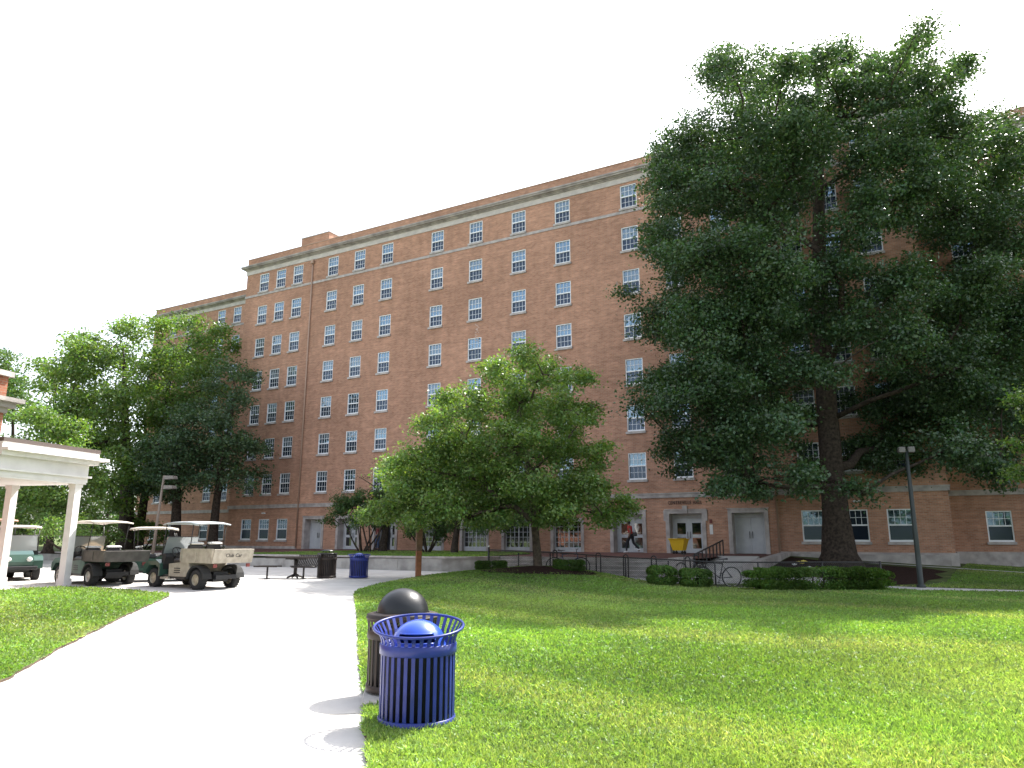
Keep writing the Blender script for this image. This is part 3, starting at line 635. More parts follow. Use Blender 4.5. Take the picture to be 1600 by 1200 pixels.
tree('pin_oak_tree',at(272,857,51),.38,4,blobs([(270,690,40),(300,660,36),(310,710,36),(250,730,34),(290,745,30),(235,700,26),(265,770,22),(225,760,26),(320,640,26)],51,3.5,73,dbl=1),.2,M['darkl'],'dark leaved tree, middle trunk of the three before the left wing','trees at the left end of the hall',seed=21,cper=1,lper=120,clr=.8)
tree('pin_oak_tree',at(332,856,51),.3,4,blobs([(345,650,34),(370,620,24),(385,590,14),(360,575,18),(350,700,36),(385,690,22),(400,700,12),(340,745,26),(380,745,24),(330,600,24),(405,740,10)],50,3,83,dbl=1),.2,M['darkl'],'slender dark tree nearest the corner of the main block, right of the tree group','trees at the left end of the hall',seed=23,cper=1,lper=110,clr=.8)
tree('far_tree',at(5,870,70),.3,3,blobs([(5,560,18),(20,590,22),(0,600,30),(30,615,14),(-20,580,30),(10,640,30),(45,640,20)],68,3,93,dbl=1),.28,M['mid'],'green tree at the far left edge, behind the brick porch building','trees at the left end of the hall',seed=25,cper=1.1,lper=90,clr=1.0)
tree('linden_tree',at(75,862,44),.22,2,blobs([(50,650,22),(75,665,30),(110,680,28),(95,720,38),(40,700,30),(60,745,36),(125,740,28),(30,780,36),(80,790,36),(120,800,26),(10,740,30),(150,720,14)],44,3,103,dbl=1),.2,M['light'],'rounded light green tree right behind the white porch columns','trees at the left end of the hall',seed=27,cper=1.2,lper=110,clr=.75)
tree('shrub',at(105,862,38),.05,.2,blobs([(85,822,15),(110,832,18),(140,838,13),(60,830,15),(120,815,10)],38,1.2,113),.13,M['light'],'bright leafy shrub behind the canopy of the dark green cart','trees at the left end of the hall',cat='shrub',seed=29,cper=1.14,lper=96,clr=.4,stems=4,flare=1)
tree('birch_tree',at(1740,905,22),.16,2,blobs([(1612,645,22),(1600,690,16),(1606,730,24),(1650,700,50),(1640,600,30),(1720,620,60),(1730,720,60),(1800,660,60),(1585,735,8),(1590,620,8)],22,2,123),.12,M['light'],'pale green branch tips of a tree reaching in at the right edge',seed=31,cper=0.95,lper=72,clr=.36)
for i_,(px_,Y_,lb_) in enumerate(((60,82,'distant tree seen between the two porch columns'),(165,84,'distant tree seen beside the massive trunk over the green carts'),(-30,80,'distant tree behind the leftmost carts'),(235,90,'distant tree glimpsed left of the tan lamp post'))):
    tree('distant_tree',gpt(px_,Y_),.25,1.0,blobs([(px_-30,835,26),(px_+25,832,28),(px_,800,34),(px_-20,770,26),(px_+22,775,22),(px_+45,815,20),(px_-50,815,20)],Y_,3,140+i_),.34,M['mid'],lb_,'distant trees beyond the hall',seed=40+i_,cper=1.0,lper=70,clr=1.1,twigs=False)
for i_,(px_,Y_,lb_) in enumerate(((30,47,'leafy shrub behind the leftmost carts and left porch column'),(150,48,'leafy shrub just left of the massive trunk'),(225,56,'leafy shrub between the massive trunk and the tan lamp post'))):
    tree('shrub',gpt(px_,Y_),.06,.2,blobs([(px_-25,838,15),(px_,832,18),(px_+25,838,15),(px_-10,818,14),(px_+14,820,13)],Y_,1.2,160+i_),.18,M['maple'],lb_,'trees at the left end of the hall',cat='shrub',seed=60+i_,cper=1.0,lper=80,clr=.5,stems=4,flare=1)
# treeline behind the photographer (seen only as reflections)
tree('campus_trees',Vector((-8,-34,0)),.4,2,[(Vector((x+q,-30+3*math.sin(x),z+2*math.sin(x*.7+z))),4.8) for x in range(-64,65,8) for z,q in ((4.5,0),(11.5,3))],.7,M['mid'],'row of trees on the far side of the lawn facing the hall',seed=33,cper=.5,lper=26,clr=2.2,twigs=False)
# ================================================================ HEDGES, GROUND PLANTING
def bush(loc,sx,sy,sz,rz,label,group,seed,m='hedge',n=14000,ls=.042,squareness=.5):
    rs=np.random.RandomState(seed); root=empty('hedge_shrub' if sx<.8 else 'clipped_hedge',loc,rz,label,'hedge' if sx>=.8 else 'shrub',group)
    v=rs.normal(size=(n,3)); v/=np.linalg.norm(v,axis=1)[:,None]
    p=np.sign(v)*np.abs(v)**squareness; p/=np.maximum(1,np.abs(p).max(1))[:,None]
    nz=1+.07*np.sin(v[:,0]*9*sx+seed)+.05*np.sin(v[:,1]*7+v[:,0]*17*sx)
    q=rs.uniform(.5,1.03,n)**.5*nz; P=p*q[:,None]*np.array([sx,sy,sz*.5])+np.array([0,0,sz*.5]); P=P[P[:,2]>.01]; k=len(P); vv=v[:k]
    w_=P-np.array([0,0,sz*.4]); w_/=np.linalg.norm(w_,axis=1)[:,None]; w_=w_+rs.normal(size=(k,3))*.6; w_/=np.linalg.norm(w_,axis=1)[:,None]
    t=rs.uniform(.6,1.3,(k,1))*np.ones((1,3))*(1+.25*np.sin(P[:,:1]*3+seed)); t[:,0]*=rs.uniform(.8,1.3,k)
    leafmesh('foliage',P,w_,ls*rs.uniform(.7,1.3,k)*1.6,t,M[m],root,.5)
    b=MB()
    for i in range(max(3,int(sx*5))):
        x=rs.uniform(-sx*.8,sx*.8); b.tube([(x if sx>1 else x*.06,0,-.05),(x+rs.uniform(-.1,.1),rs.uniform(-.1,.1),sz*.5),(x+rs.uniform(-.2,.2),rs.uniform(-.2,.2),sz*.8)],[.02,.012,.005],5,cap=False)
    b.box(-sx*.72,sx*.72,-sy*.6,sy*.6,.08,sz*.72,bev=min(.1,sy*.3)) if False else None
    b.build('stems',M['bark'],root); return root
def onlawn(x,y): return Vector((x,y,lawn_z(x,y)))
bush(onlawn(9.62,23.75),2.2,.38,.68,R(3),'long clipped green hedge before the black fence and big oak',None,1,n=60000,ls=.045)
bush(onlawn(4.95,24.9),.5,.42,.6,0,'left one of the two round shrubs between maple and long hedge','low shrubs along the chain link fence',2)
bush(onlawn(5.95,24.5),.5,.42,.58,0,'right one of the two round shrubs, beside the bicycle wheel','low shrubs along the chain link fence',3)
bush(onlawn(2.0,26.6),.55,.4,.38,0,'low spreading shrub just right of the maple trunk','low shrubs along the chain link fence',4)
bush(onlawn(-.75,28.0),.6,.4,.3,0,'low ragged shrub left of the maple trunk by the tall fence post','low shrubs along the chain link fence',5)
mb=MB(); n=40
ring=[(0.95+2.0*math.cos(a)*(1+.08*math.sin(3*a)),26.3+1.45*math.sin(a)*(1+.06*math.cos(4*a))) for a in [2*PI*i/n for i in range(n)]]
sheet('mulch_ring',ring,lambda x,y:lawn_z(x,y)+.03+.10*math.exp(-((x-.93)**2+(y-26.4)**2)/.6),M['mulch'],.35)
mr=[(bt.x+1.9*math.cos(a),bt.y+1.9*math.sin(a)) for a in [2*PI*i/24 for i in range(24)]]
sheet('mulch_mound',mr,lambda x,y:RZ(*uo(x,y))+.05+.26*math.exp(-((x-bt.x)**2+(y-bt.y)**2)/1.3),M['mulch'],.4)
# flowers at the oak's foot
fl=empty('flower_bunch',bw(17.3,7.2,RZ(17.3,7.2)+.02),0,'small bunch of yellow and white flowers at the foot of the oak','flowers')
for nm,m_,pts_ in (('yellow_blooms','petal',[(0,0,.42),(.12,.03,.46),(-.1,.05,.45),(.03,-.08,.49)]),('white_blooms','petalw',[(.22,0,.2),(.3,.05,.25),(-.3,.02,.36),(.2,-.05,.12)])):
    mb=MB()
    for p in pts_:
        T=Matrix.Translation(p)
        mb.lathe([(0,.05),(.05,.03),(.075,0),(.05,-.03),(0,-.04)],8,T=T); 
        for k in range(6): a=k*PI/3; mb.tube([(.06*math.cos(a),.06*math.sin(a),.0),(.1*math.cos(a),.1*math.sin(a),.02)],[.025,.012],5,T=T)
    mb.build(nm,M[m_],fl)
mb=MB()
for i in range(8): a=i*.8; mb.tube([(.05*math.cos(a),.05*math.sin(a),0),(.15*math.cos(a),.12*math.sin(a),.4)],[.008,.005],4)
mb.build('stalks',M['hedge'],fl)
# ================================================================ GRASS
def inpoly(x,y,poly):
    c=np.zeros(len(x),bool); n=len(poly); j=n-1
    for i in range(n):
        xi,yi=poly[i]; xj,yj=poly[j]
        if yi!=yj: c^=((yi>y)!=(yj>y))&(x<(xj-xi)*(y-yi)/(yj-yi)+xi)
        j=i
    return c
def grass(name,poly,zf,dens,ymax,label,seed,ymin=2.6,xlim=(-20,24)):
    rs=np.random.RandomState(seed); N=dens
    # density falls with distance: sample y by inverse law
    u=rs.uniform(0,1,N); y=ymin*(ymax/ymin)**u; half=.80*y+1.2
    x=rs.uniform(-1,1,N)*half; k=inpoly(x,y,poly)&(x>xlim[0])&(x<xlim[1])&~((abs(x+1.12)<.44)&(abs(y-8.12)<.5)); x=x[k]; y=y[k]; n=len(x)
    z=np.array([zf(a,b) for a,b in zip(x,y)])-.005
    sc=np.clip(y/7,.8,2.4)
    pat=.5+.5*np.sin(x*1.3+2*np.sin(y*.7))*np.sin(y*1.1+1.5*np.sin(x*.9)); pat2=.5+.5*np.sin(x*5.1+3*np.sin(y*4.3))*np.sin(y*6.2+2*np.sin(x*3.7))
    h=(.035+.035*rs.uniform(0,1,n))*(.75+.5*pat2); w_=.0055*sc*rs.uniform(.7,1.4,n)
    clover=(rs.uniform(0,1,n)<.30+.35*(pat2>.6)); h[clover]*=.75; w_[clover]*=2.4
    a=rs.uniform(0,2*PI,n); lean=rs.uniform(.1,.9,n); lean[clover]=rs.uniform(.9,1.8,clover.sum()); la=rs.uniform(0,2*PI,n)
    dx,dy=np.cos(a)*w_,np.sin(a)*w_; tx=x+np.cos(la)*h*lean; ty=y+np.sin(la)*h*lean; hz=h/np.sqrt(1+lean**2*.6)
    mx=x+np.cos(la)*h*lean*.35; my=y+np.sin(la)*h*lean*.35
    V=np.stack([np.stack([x-dx*.6,y-dy*.6,z],1),np.stack([x+dx*.6,y+dy*.6,z],1),np.stack([mx+dx,my+dy,z+hz*.6],1),np.stack([tx,ty,z+hz],1),np.stack([mx-dx,my-dy,z+hz*.6],1)],1).reshape(-1,3)
    me=bpy.data.meshes.new(name); me.vertices.add(n*5); me.vertices.foreach_set('co',V.astype(np.float32).ravel())
    me.loops.add(n*5); me.loops.foreach_set('vertex_index',np.arange(n*5,dtype=np.int32)); me.polygons.add(n)
    me.polygons.foreach_set('loop_start',np.arange(0,n*5,5,dtype=np.int32)); me.polygons.foreach_set('loop_total',np.full(n,5,dtype=np.int32)); me.update()
    big=.5+.5*np.sin(x*.45+2.2*np.sin(y*.31+.5)+1.1)*np.sin(y*.38+1.7*np.sin(x*.27))
    streak=np.clip(np.sin((x*.55+y*.8)*1.15+.8*np.sin(x*.6))-.55,0,1)*2
    dry=1.0*streak*(rs.uniform(0,1,n)<.7)+np.clip((np.sin(x*.55+1.3)*np.sin(y*.42+x*.2)+.1),0,1)*.55+(rs.uniform(0,1,n)<.07)*.9
    t=np.stack([np.ones(n)*(.88+.25*pat+.75*dry),np.ones(n)*(.9+.25*pat+.28*dry),np.ones(n)*(1+.9*dry)],1)*rs.uniform(.62,1.3,(n,1))*(.72+.50*big)[:,None]; t[clover]*=np.array([.95,1.12,.8])
    col=np.ones((n*5,4),np.float32); col[:,:3]=np.repeat(t,5,0); ca=me.attributes.new('tint','FLOAT_COLOR','POINT'); ca.data.foreach_set('color',col.ravel())
    me.materials.append(M['grassblade']); o=bpy.data.objects.new(name,me); C.objects.link(o); return tag(o,label,'grass',None,'stuff')
grass('lawn_grass',LAWN,lawn_z,900000,29,'mown green grass with clover covering the right lawn',1)
grass('lawn_grass',LAWN2,lambda x,y:G(x,y)+.035,300000,23,'mown green grass of the lawn left of the path',2,ymin=6.5)
SL=[tuple(bw(u,o)[:2]) for u,o in ((16,9.6),(21.3,9.5),(22.2,8),(22.6,3.2),(23,.2),(23.2,-4.6),(34,-4.6),(34,9.6))]
grass('slope_grass',SL,lambda x,y:RZ(*uo(x,y))+.01,420000,48,'shaded grass of the slope beside the right wing',3,ymin=17,xlim=(8,40))
TG=[tuple(bw(u,o)[:2]) for u,o in ((-15.2,10.6),(-13,11.1),(-8,11.18),(3.5,11.18),(4.6,10.9),(4.2,5.5),(2,2.6),(-4,2.0),(-9,2.3),(-12,4.6),(-14,8))]
grass('terrace_lawn',TG,lambda x,y:TZ(*uo(x,y))+.035,260000,52,'grass of the raised terrace behind the retaining wall',4,ymin=27,xlim=(-30,20))
# ================================================================ BINS
def bin_(name,loc,rz,body,lidm,rimr,r,ht,lid,label,group,cat='trash can',tilt=0):
    root=empty(name,loc,rz,label,cat,group); mb=MB(); nb=32; zt=ht*.78
    for k in range(nb):
        a=2*PI*k/nb; ca,sa=math.cos(a),math.sin(a); w_=.0162
        prof=[(r,.05),(r,zt)] 
        if rimr>r+.05: prof+=[(r+.004,ht*.86),(r+(rimr-r)*.25,ht*.915),(r+(rimr-r)*.6,ht*.96),(rimr-.008,ht-.004)]
        else: prof+=[(rimr,ht-.01)]
        vs=[];fs=[]
        for q,z in prof:
            for s_ in (-1,1):
                for d in (0,.008): vs.append((ca*(q-d)-sa*w_*s_,sa*(q-d)+ca*w_*s_,z+tilt*sa*q*cl((z-ht*.86)/(ht*.14))))
        for i in range(len(prof)-1):
            o=i*4; fs+=[(o,o+2,o+6,o+4),(o+1,o+5,o+7,o+3),(o,o+4,o+5,o+1),(o+2,o+3,o+7,o+6)]
        mb.add(vs,fs)
    mb.build('slatted_basket',body,root)
    b=MB(); b.lathe([(r+.006,zt-.045),(r+.012,zt-.04),(r+.012,zt+.04),(r+.006,zt+.045),(r-.004,zt+.045),(r-.004,zt-.045),(r+.006,zt-.045)],48); b.build('band',body,root)
    b=MB(); b.lathe([(r+.004,.02),(r+.01,.025),(r+.01,.085),(r-.01,.09),(r-.01,.02),(r+.004,.02)],48); b.build('base_ring',body,root)
    b=MB(); b.tube([(rimr*math.cos(2*PI*k/56),rimr*math.sin(2*PI*k/56),ht+tilt*rimr*math.sin(2*PI*k/56)) for k in range(56)],.0125,8,closed=True); b.build('rim',body,root)
    b=MB(); rl=r-.035; b.lathe([(0,.04),(rl*.93,.04),(rl,ht*.74),(rl+.015,ht*.75),(rl+.015,ht*.77),(rl-.02,ht*.77)],36); b.build('liner',M['liner'],root)
    L=MB()
    if lid=='dome':     # dome resting on the liner, with a hooded opening toward the front
        R0=rl-.005; z0=ht*.77; Rr=R0*.82; hgt=.21
        L.lathe([(R0,z0),(R0,z0+.03),(Rr,z0+.04)],40)
        vs=[];fs=[]; NA,NE=40,12
        def onop(a,e): return abs(((a+PI/2+PI)%(2*PI))-PI)<.75 and .12<e<.50
        for i in range(NE+1):
            e=PI/2*i/NE
            for j in range(NA): a=2*PI*j/NA; vs.append((Rr*math.cos(e)*math.cos(a),Rr*math.cos(e)*math.sin(a),z0+.04+hgt*math.sin(e)))
        for i in range(NE):
            for j in range(NA):
                if onop(2*PI*(j+.5)/NA,PI/2*(i+.5)/NE): continue
                fs.append((i*NA+j,i*NA+(j+1)%NA,(i+1)*NA+(j+1)%NA,(i+1)*NA+j))
        L.add(vs,fs,0,True)
        # lip of the opening
        for e in (.12,.52): L.tube([(Rr*1.01*math.cos(e)*math.cos(a),Rr*1.01*math.cos(e)*math.sin(a),z0+.04+hgt*math.sin(e)) for a in [-PI/2-.78+.156*k for k in range(11)]],.007,6)
    elif lid=='ball':
        Rr=.275; z0=ht
        L.lathe([(r+.02,z0-.03),(r+.025,z0+.03),(r-.03,z0+.045),(Rr+.01,z0+.05)],44,1)
        L.lathe([(Rr,z0+.035)]+[(Rr*math.cos(e),z0+.04+Rr*.92*math.sin(e)) for e in [PI/2*k/14 for k in range(15)]],44,0)
    else:
        L.lathe([(0,ht+.02),(r*.6,ht+.02),(r+.03,ht+.0),(r+.03,ht-.04),(r-.02,ht-.04)],36); 
        for k in range(4): a=k*PI/2+.4; L.tube([(r*.5*math.cos(a),r*.5*math.sin(a),ht+.01),(r*.5*math.cos(a),r*.5*math.sin(a),ht+.1)],.012,6)
        L.lathe([(0,ht+.15),(r*.4,ht+.13),(r*.75,ht+.09),(r*.75,ht+.08),(0,ht+.09)],32)
    L.build('lid',lidm,root); return root
zb=lawn_z(-.87,7.14)
bin_('recycling_bin',(-.845,6.98,zb-.035),0,M['blue'],M['bluedome'],.405,.335,.845,'dome','large blue slatted recycling bin with flared rim on the near lawn edge','steel slatted bins',tilt=.15)
pad=MB(); pad.box(-.40,.45,-.5,.5,-.06,.055,bev=.015); tag(pad.build('concrete_pad',M['conc_wall'],loc=(-1.14,8.12,.0),rz=R(8)),'square concrete pad under the near dark brown bin','pad')
bin_('trash_can',(-1.17,8.2,.05),.3,M['brown'],[M['domeblack'],M['brown']],.375,.355,.75,'ball','dark brown slatted bin with black ball top beside the near blue bin','steel slatted bins')
bin_('recycling_bin',(-5.6,27.6,G(-5.6,27.6)),.2,M['blue'],M['bluedome'],.41,.335,.84,'dome','far blue slatted recycling bin standing by the picnic table','steel slatted bins')
bin_('trash_can',(-6.75,27.5,G(-6.75,27.5)),.2,M['brown'],M['domeblack'],.34,.335,.88,'flat','far dark brown slatted bin with flat raised cap next to the picnic table','steel slatted bins')
# ================================================================ PICNIC TABLE
pt=empty('picnic_table',(-7.85,27.35,G(-7.8,27.3)),R(-10),'dark metal picnic table slab on a single pedestal in the plaza','table')
mb=MB()
for k in range(12): mb.box(-.95,.95,-.42+k*.072,-.42+k*.072+.05,.735,.765)
mb.box(-.97,.97,-.45,-.425,.71,.77); mb.box(-.97,.97,.445,.47,.71,.77); mb.build('table_top',M['railing'],pt)
mb=MB(); mb.tube([(0,0,.05),(0,0,.72)],.065,10); mb.box(-.4,.4,-.03,.03,.66,.71); mb.box(-.06,.06,-.35,.35,.66,.709)
for a in range(4): q=a*PI/2+PI/4; mb.tube([(0,0,.14),(.3*math.cos(q),.3*math.sin(q),.02)],[.05,.03],6)
mb.build('pedestal',M['railing'],pt)
def seat_(loc,rz,back,label):
    o=empty('metal_bench',loc,rz,label,'bench','metal seats at the picnic table'); mb=MB()
    if back:
        for k in range(13):
            x=-.42+k*.07; pr=[(x,-.2,.44),(x,.0,.42),(x,.14,.43),(x+.02,.22,.52),(x+.05,.27,.68),(x+.07,.28,.82)]; mb.tube(pr,.022,5)
        mb.build('slatted_backrest',M['railing'],o); mb=MB()
        mb.tube([(-.44,-.2,.44),(.44,-.2,.44)],.018,6); mb.tube([(-.37,.28,.82),(.5,.28,.82)],.018,6)
        mb.box(-.4,.4,-.2,.12,.385,.41); mb.build('seat_pan',M['railing'],o)
    else:
        for k in range(6): mb.box(-.42,.42,-.19+k*.066,-.19+k*.066+.045,.43,.455)
        mb.box(-.44,.44,-.2,-.17,.41,.46); mb.box(-.44,.44,.19,.215,.41,.46); mb.build('seat_pan',M['railing'],o)
    mb=MB(); mb.tube([(0,0,.0),(0,0,.42)],.035,8); mb.tube([(0,0,0),(0,0,.02)],.11,10); mb.build('leg',M['railing'],o)
z_=G(-8,27)
seat_((-8.72,26.9,z_),R(-8),False,'backless flat metal seat at the left end of the picnic table')
seat_((-7.45,27.0,z_),R(-15),True,'metal seat with curved slatted backrest at the right of the picnic table')
# ================================================================ POSTS, LAMPS, FENCE
wp=empty('wooden_post',(-3.42,27.6,G(-3.4,27.7)),R(20),'weathered square timber post beside the far lawn edge, lower half tinted orange as if sunlit','post')
mb=MB(); mb.box(-.095,.095,-.095,.095,-.1,.98,bev=.012); mb.build('sun_tinted_base',M['russet'],wp)  # lower part of the same post, its sunlight put into the colour
mb=MB(); mb.box(-.11,.11,-.11,.11,.98,2.35,bev=.012); mb.tube([(-.112,-.03,1.4),(-.112,-.03,1.46)],.02,6); mb.build('upper_shaft',M['wood'],wp)
lr=empty('lamp_post',(13.8,25.5,.0),R(-15),'tall dark green lamp post with twin box heads right of the hedge','lamp post','lamp posts in the grounds')
mb=MB(); mb.tube([(0,0,0),(0,0,.12),(0,0,.13),(0,0,1.2),(0,0,4.62)],[.15,.14,.095,.085,.06],12); mb.build('pole',M['polegreen'],lr)
mb=MB(); mb.box(-.26,.26,-.02,.02,4.60,4.64); mb.build('arm',M['polegreen'],lr)
for s_ in (-1,1):
    mb=MB(); mb.box(s_*.15-.105,s_*.15+.105,-.12,.12,4.58,4.78,bev=.02); mb.build('lamp_head',M['lamp'],lr)
p0=at(240,855,40); z0=TZ(*uo(p0.x,p0.y))
ll=empty('lamp_post',(p0.x,p0.y,z0),R(-10),'slim tan lamp post with two stacked box heads behind the carts','lamp post','lamp posts in the grounds')
ht=at(240,744,40).z-z0
mb=MB(); mb.tube([(0,0,-.1),(.1,0,ht*.5),(.22,0,ht)],[.09,.075,.055],10); mb.build('pole',M['poletan'],ll)
for k in (0,1):
    mb=MB(); zz=ht-.12-k*.52; mb.box(.22,.55,-.02,.02,zz-.02,zz+.02); mb.build('arm',M['poletan'],ll)
    mb=MB(); mb.prism([(.36,zz-.1),(.92,zz-.07),(.88,zz+.09),(.40,zz+.1)],-.2,.2); mb.build('lamp_head',M['lamp'],ll)
# fence
FP=[(-.95,31.0),(1.5,29.3),(4.1,27.1),(6.75,25.0),(8.1,24.75),(10.3,24.95),(12.3,25.1)]
def fz(x,y): return G(x,y)+.0
fe=empty('chain_link_fence',(0,0,0),0,'low black chain link fence behind the maple, shrubs and hedge','fence')
FH=.84; mb=MB()
tops=[Vector((x,y,fz(x,y)+FH+(.12*math.exp(-((x+.9)/2)**2)))) for x,y in FP]; mb.tube(tops,.022,8); mb.build('top_rail',M['black'],fe)
mb=MB(); mb.tube([(x,y,fz(x,y)+.05) for x,y in FP],.008,5)
r_=.0045; sp=.07
for (x0,y0),(x1,y1),ta,tb in zip(FP[:-1],FP[1:],tops[:-1],tops[1:]):
    L=math.hypot(x1-x0,y1-y0); n=int(L/sp); dirv=Vector(((x1-x0)/L,(y1-y0)/L,0)); o0=Vector((x0,y0,0))
    for s_ in (-1,1):
        k=-int(FH/sp)-1
        while k<n+FH/sp+1:
            a0=k*sp; pts=[]
            lo,hi=0.,FH
            aa,bb=a0,a0+s_*FH
            t0,t1=0,1
            d=bb-aa
            ta_,tb_=(0-aa)/d,(L-aa)/d
            if ta_>tb_: ta_,tb_=tb_,ta_
            t0=max(t0,ta_); t1=min(t1,tb_)
            if t1>t0+.01:
                P=[]
                for t in (t0,t1):
                    s1=aa+d*t; f=s1/L; zb_=fz(x0+(x1-x0)*f,y0+(y1-y0)*f)+.03; zt_=ta.z+(tb.z-ta.z)*f-.02
                    P.append(o0+dirv*s1+Vector((0,0,zb_+(zt_-zb_)*t)))
                mb.tube(P,r_,3,cap=False,smooth=False)
            k+=1
mb.build('wire_mesh',M['chain'],fe)
for (x0,y0),(x1,y1) in zip(FP[:-1],FP[1:]):
    L=math.hypot(x1-x0,y1-y0); n=max(1,round(L/1.5))
    for k in range(n):
        x=x0+(x1-x0)*k/n; y=y0+(y1-y0)*k/n; first=(k==0 and x0<-.9)
        m2=MB(); hh=FH+(.22 if first else .0); rad=.04 if first else .026
        m2.tube([(x,y,fz(x,y)-.1),(x,y,fz(x,y)+hh)],rad,8); po=m2.build('post',M['black'],fe)
        if first: m3=MB(); m3.lathe([(0,.05),(.035,.04),(.045,0),(.04,-.02)],10,T=Matrix.Translation((x,y,fz(x,y)+hh+.02))); m3.build('post_cap',M['paper'],po)
m2=MB(); m2.tube([(12.3,25.1,-.1),(12.3,25.1,.03+FH+.03)],.035,8); m2.build('post',M['black'],fe)
# hoop bike racks
hoops=[(936,26.9),(979,26.3),(1023,25.9),(1076,25.6),(868,28.6)]
hlab=['second hoop from the left, near the stair foot','middle hoop before the steps','fourth hoop from the left, above the left round shrub','rightmost hoop, beside the parked grey bicycle','leftmost hoop, right of the maple trunk with the blue bicycle']
for i,(px,Y) in enumerate(hoops):
    x=at(px,900,Y+.8).x; y=Y+.8; zz=G(x,y)
    o=empty('bike_rack',(x,y,zz),R(-30),'black steel bike rack, '+hlab[i],'bike rack','black hoop bike racks behind the fence')
    P=[(-.09,0,0),(-.09,0,.85)]+[(-.09*math.cos(a),0,.85+.09*math.sin(a)) for a in [PI*k/6 for k in range(1,6)]]+[(.09,0,.85),(.09,0,0)]
    mb=MB(); mb.tube(P,.024,8); mb.build('hoop',M['black'],o)
    for s_ in (-1,1): mb=MB(); mb.tube([(s_*.09,0,0),(s_*.09,0,.015)],.055,10); mb.build('foot_plate',M['black'],o)
# railing along the ramp
ra=empty('ramp_railing',label='dark metal handrail with balusters sloping down beside the ramp',cat='railing'); ra.matrix_world=BM
def rp(t,h): return (13.75,-(9.8-4.6*t),.40+.42*t+h)
mb=MB(); mb.tube([rp(0,.62),rp(1,.74)],.035,8); mb.build('handrail',M['railing'],ra)
mb=MB(); mb.tube([rp(0,.12),rp(1,.12)],.025,6); mb.build('bottom_rail',M['railing'],ra)
for k in range(9):
    t=k/8; mb=MB(); p,q=rp(t,-.1),rp(t,.62+.12*t); mb.box(p[0]-.025,p[0]+.025,p[1]-.025,p[1]+.025,p[2],q[2]); mb.build('baluster',M['railing'],ra)
mb=MB(); mb.add([rp(0,-.4),rp(1,-.4),rp(1,.05),rp(0,.05)],[(0,1,2,3)]); mb.v[-4:]=[(v[0]-.0,v[1],v[2]) for v in mb.v[-4:]]
a,b_,c_,d_=mb.v; mb2=MB(); mb2.add([a,b_,c_,d_]+[(v[0]+.03,v[1],v[2]) for v in (a,b_,c_,d_)],[(0,1,2,3),(7,6,5,4),(3,2,6,7),(0,4,5,1),(0,3,7,4),(1,5,6,2)]); mb2.build('shaded_wall_face',M['railing'],ra)  # dark panel stands in for the shaded wall face below the rail
# ================================================================ BICYCLES
def bike(loc,rz,m,label,tilt=0):
    o=empty('bicycle',loc,rz,label,'bicycle','bicycles locked at the racks'); o.rotation_euler=(tilt,0,rz); r=.33
    for x in (-.52,.52):
        mb=MB(); T=Matrix.Translation((x,0,r)); mb.tube([(r*math.cos(a),0,r*math.sin(a)) for a in [2*PI*k/28 for k in range(28)]],.02,6,closed=True,T=T); wl=mb.build('wheel',M['tyre'],o)
        mb=MB(); mb.tube([((r-.03)*math.cos(a),0,(r-.03)*math.sin(a)) for a in [2*PI*k/28 for k in range(28)]],.011,5,closed=True,T=T)
        for k in range(14): a=2*PI*k/14; mb.tube([(0,.02*(-1)**k,0),((r-.03)*math.cos(a),0,(r-.03)*math.sin(a))],.0018,3,cap=False,T=T)
        mb.tube([(0,-.04,0),(0,.04,0)],.02,6,T=T); mb.build('rim',M['rimw'],wl)
    mb=MB(); bb=(-.1,0,.3); st=(-.22,0,.78); hd=(.36,0,.82); hb=(.40,0,.68)
    for a,b in ((bb,st),(st,hd),(bb,hb),(hd,hb)): mb.tube([a,b],.017,6)
    for s_ in (-.05,.05): mb.tube([bb,(-.52,s_,r)],.011,5); mb.tube([(-.21,0,.72),(-.52,s_,r)],.009,5); mb.tube([hb,(.46,s_,.5),(.52,s_,r)],.012,5)
    mb.build('frame',m,o)
    mb=MB(); mb.tube([hd,(.34,0,.95)],.014,6); mb.tube([(.36,-.28,1.0),(.40,-.15,.98),(.37,0,.96),(.40,.15,.98),(.36,.28,1.0)],.013,6); mb.build('handlebars',M['black'],o)
    mb=MB(); mb.tube([st,(-.25,0,.9)],.012,6); mb.tube([(-.38,0,.94),(-.25,0,.93),(-.1,0,.92)],[.075,.05,.02],8,sq=.4); mb.build('saddle',M['seat'],o)
    mb=MB(); mb.tube([(.09*math.cos(a)-.1,.03,.3+.09*math.sin(a)) for a in [2*PI*k/16 for k in range(16)]],.006,5,closed=True); mb.tube([(-.1,.06,.3),(-.02,.06,.16)],.01,5); mb.tube([(-.1,-.06,.3),(-.18,-.06,.44)],.01,5); mb.box(-.06,.02,.04,.13,.15,.17); mb.box(-.22,-.14,-.13,-.04,.43,.45); mb.build('crank',M['black'],o)
    return o
b1=at(888,890,29.2); bike((b1.x,b1.y,G(b1.x,b1.y)),R(-12),M['bikeblue'],'blue bicycle behind the fence just right of the maple trunk',.05)
b2=at(1078,890,27.0); bike((b2.x,b2.y,G(b2.x,b2.y)),R(115),M['bikegrey'],'grey bicycle parked nose-on at the foot of the ramp railing',.06)
b3=at(1122,905,25.75); bike((b3.x,b3.y+.1,G(b3.x,b3.y)-.02),R(205-20),M['black'],'black bicycle with pale rims partly hidden behind the right round shrub',-.05)
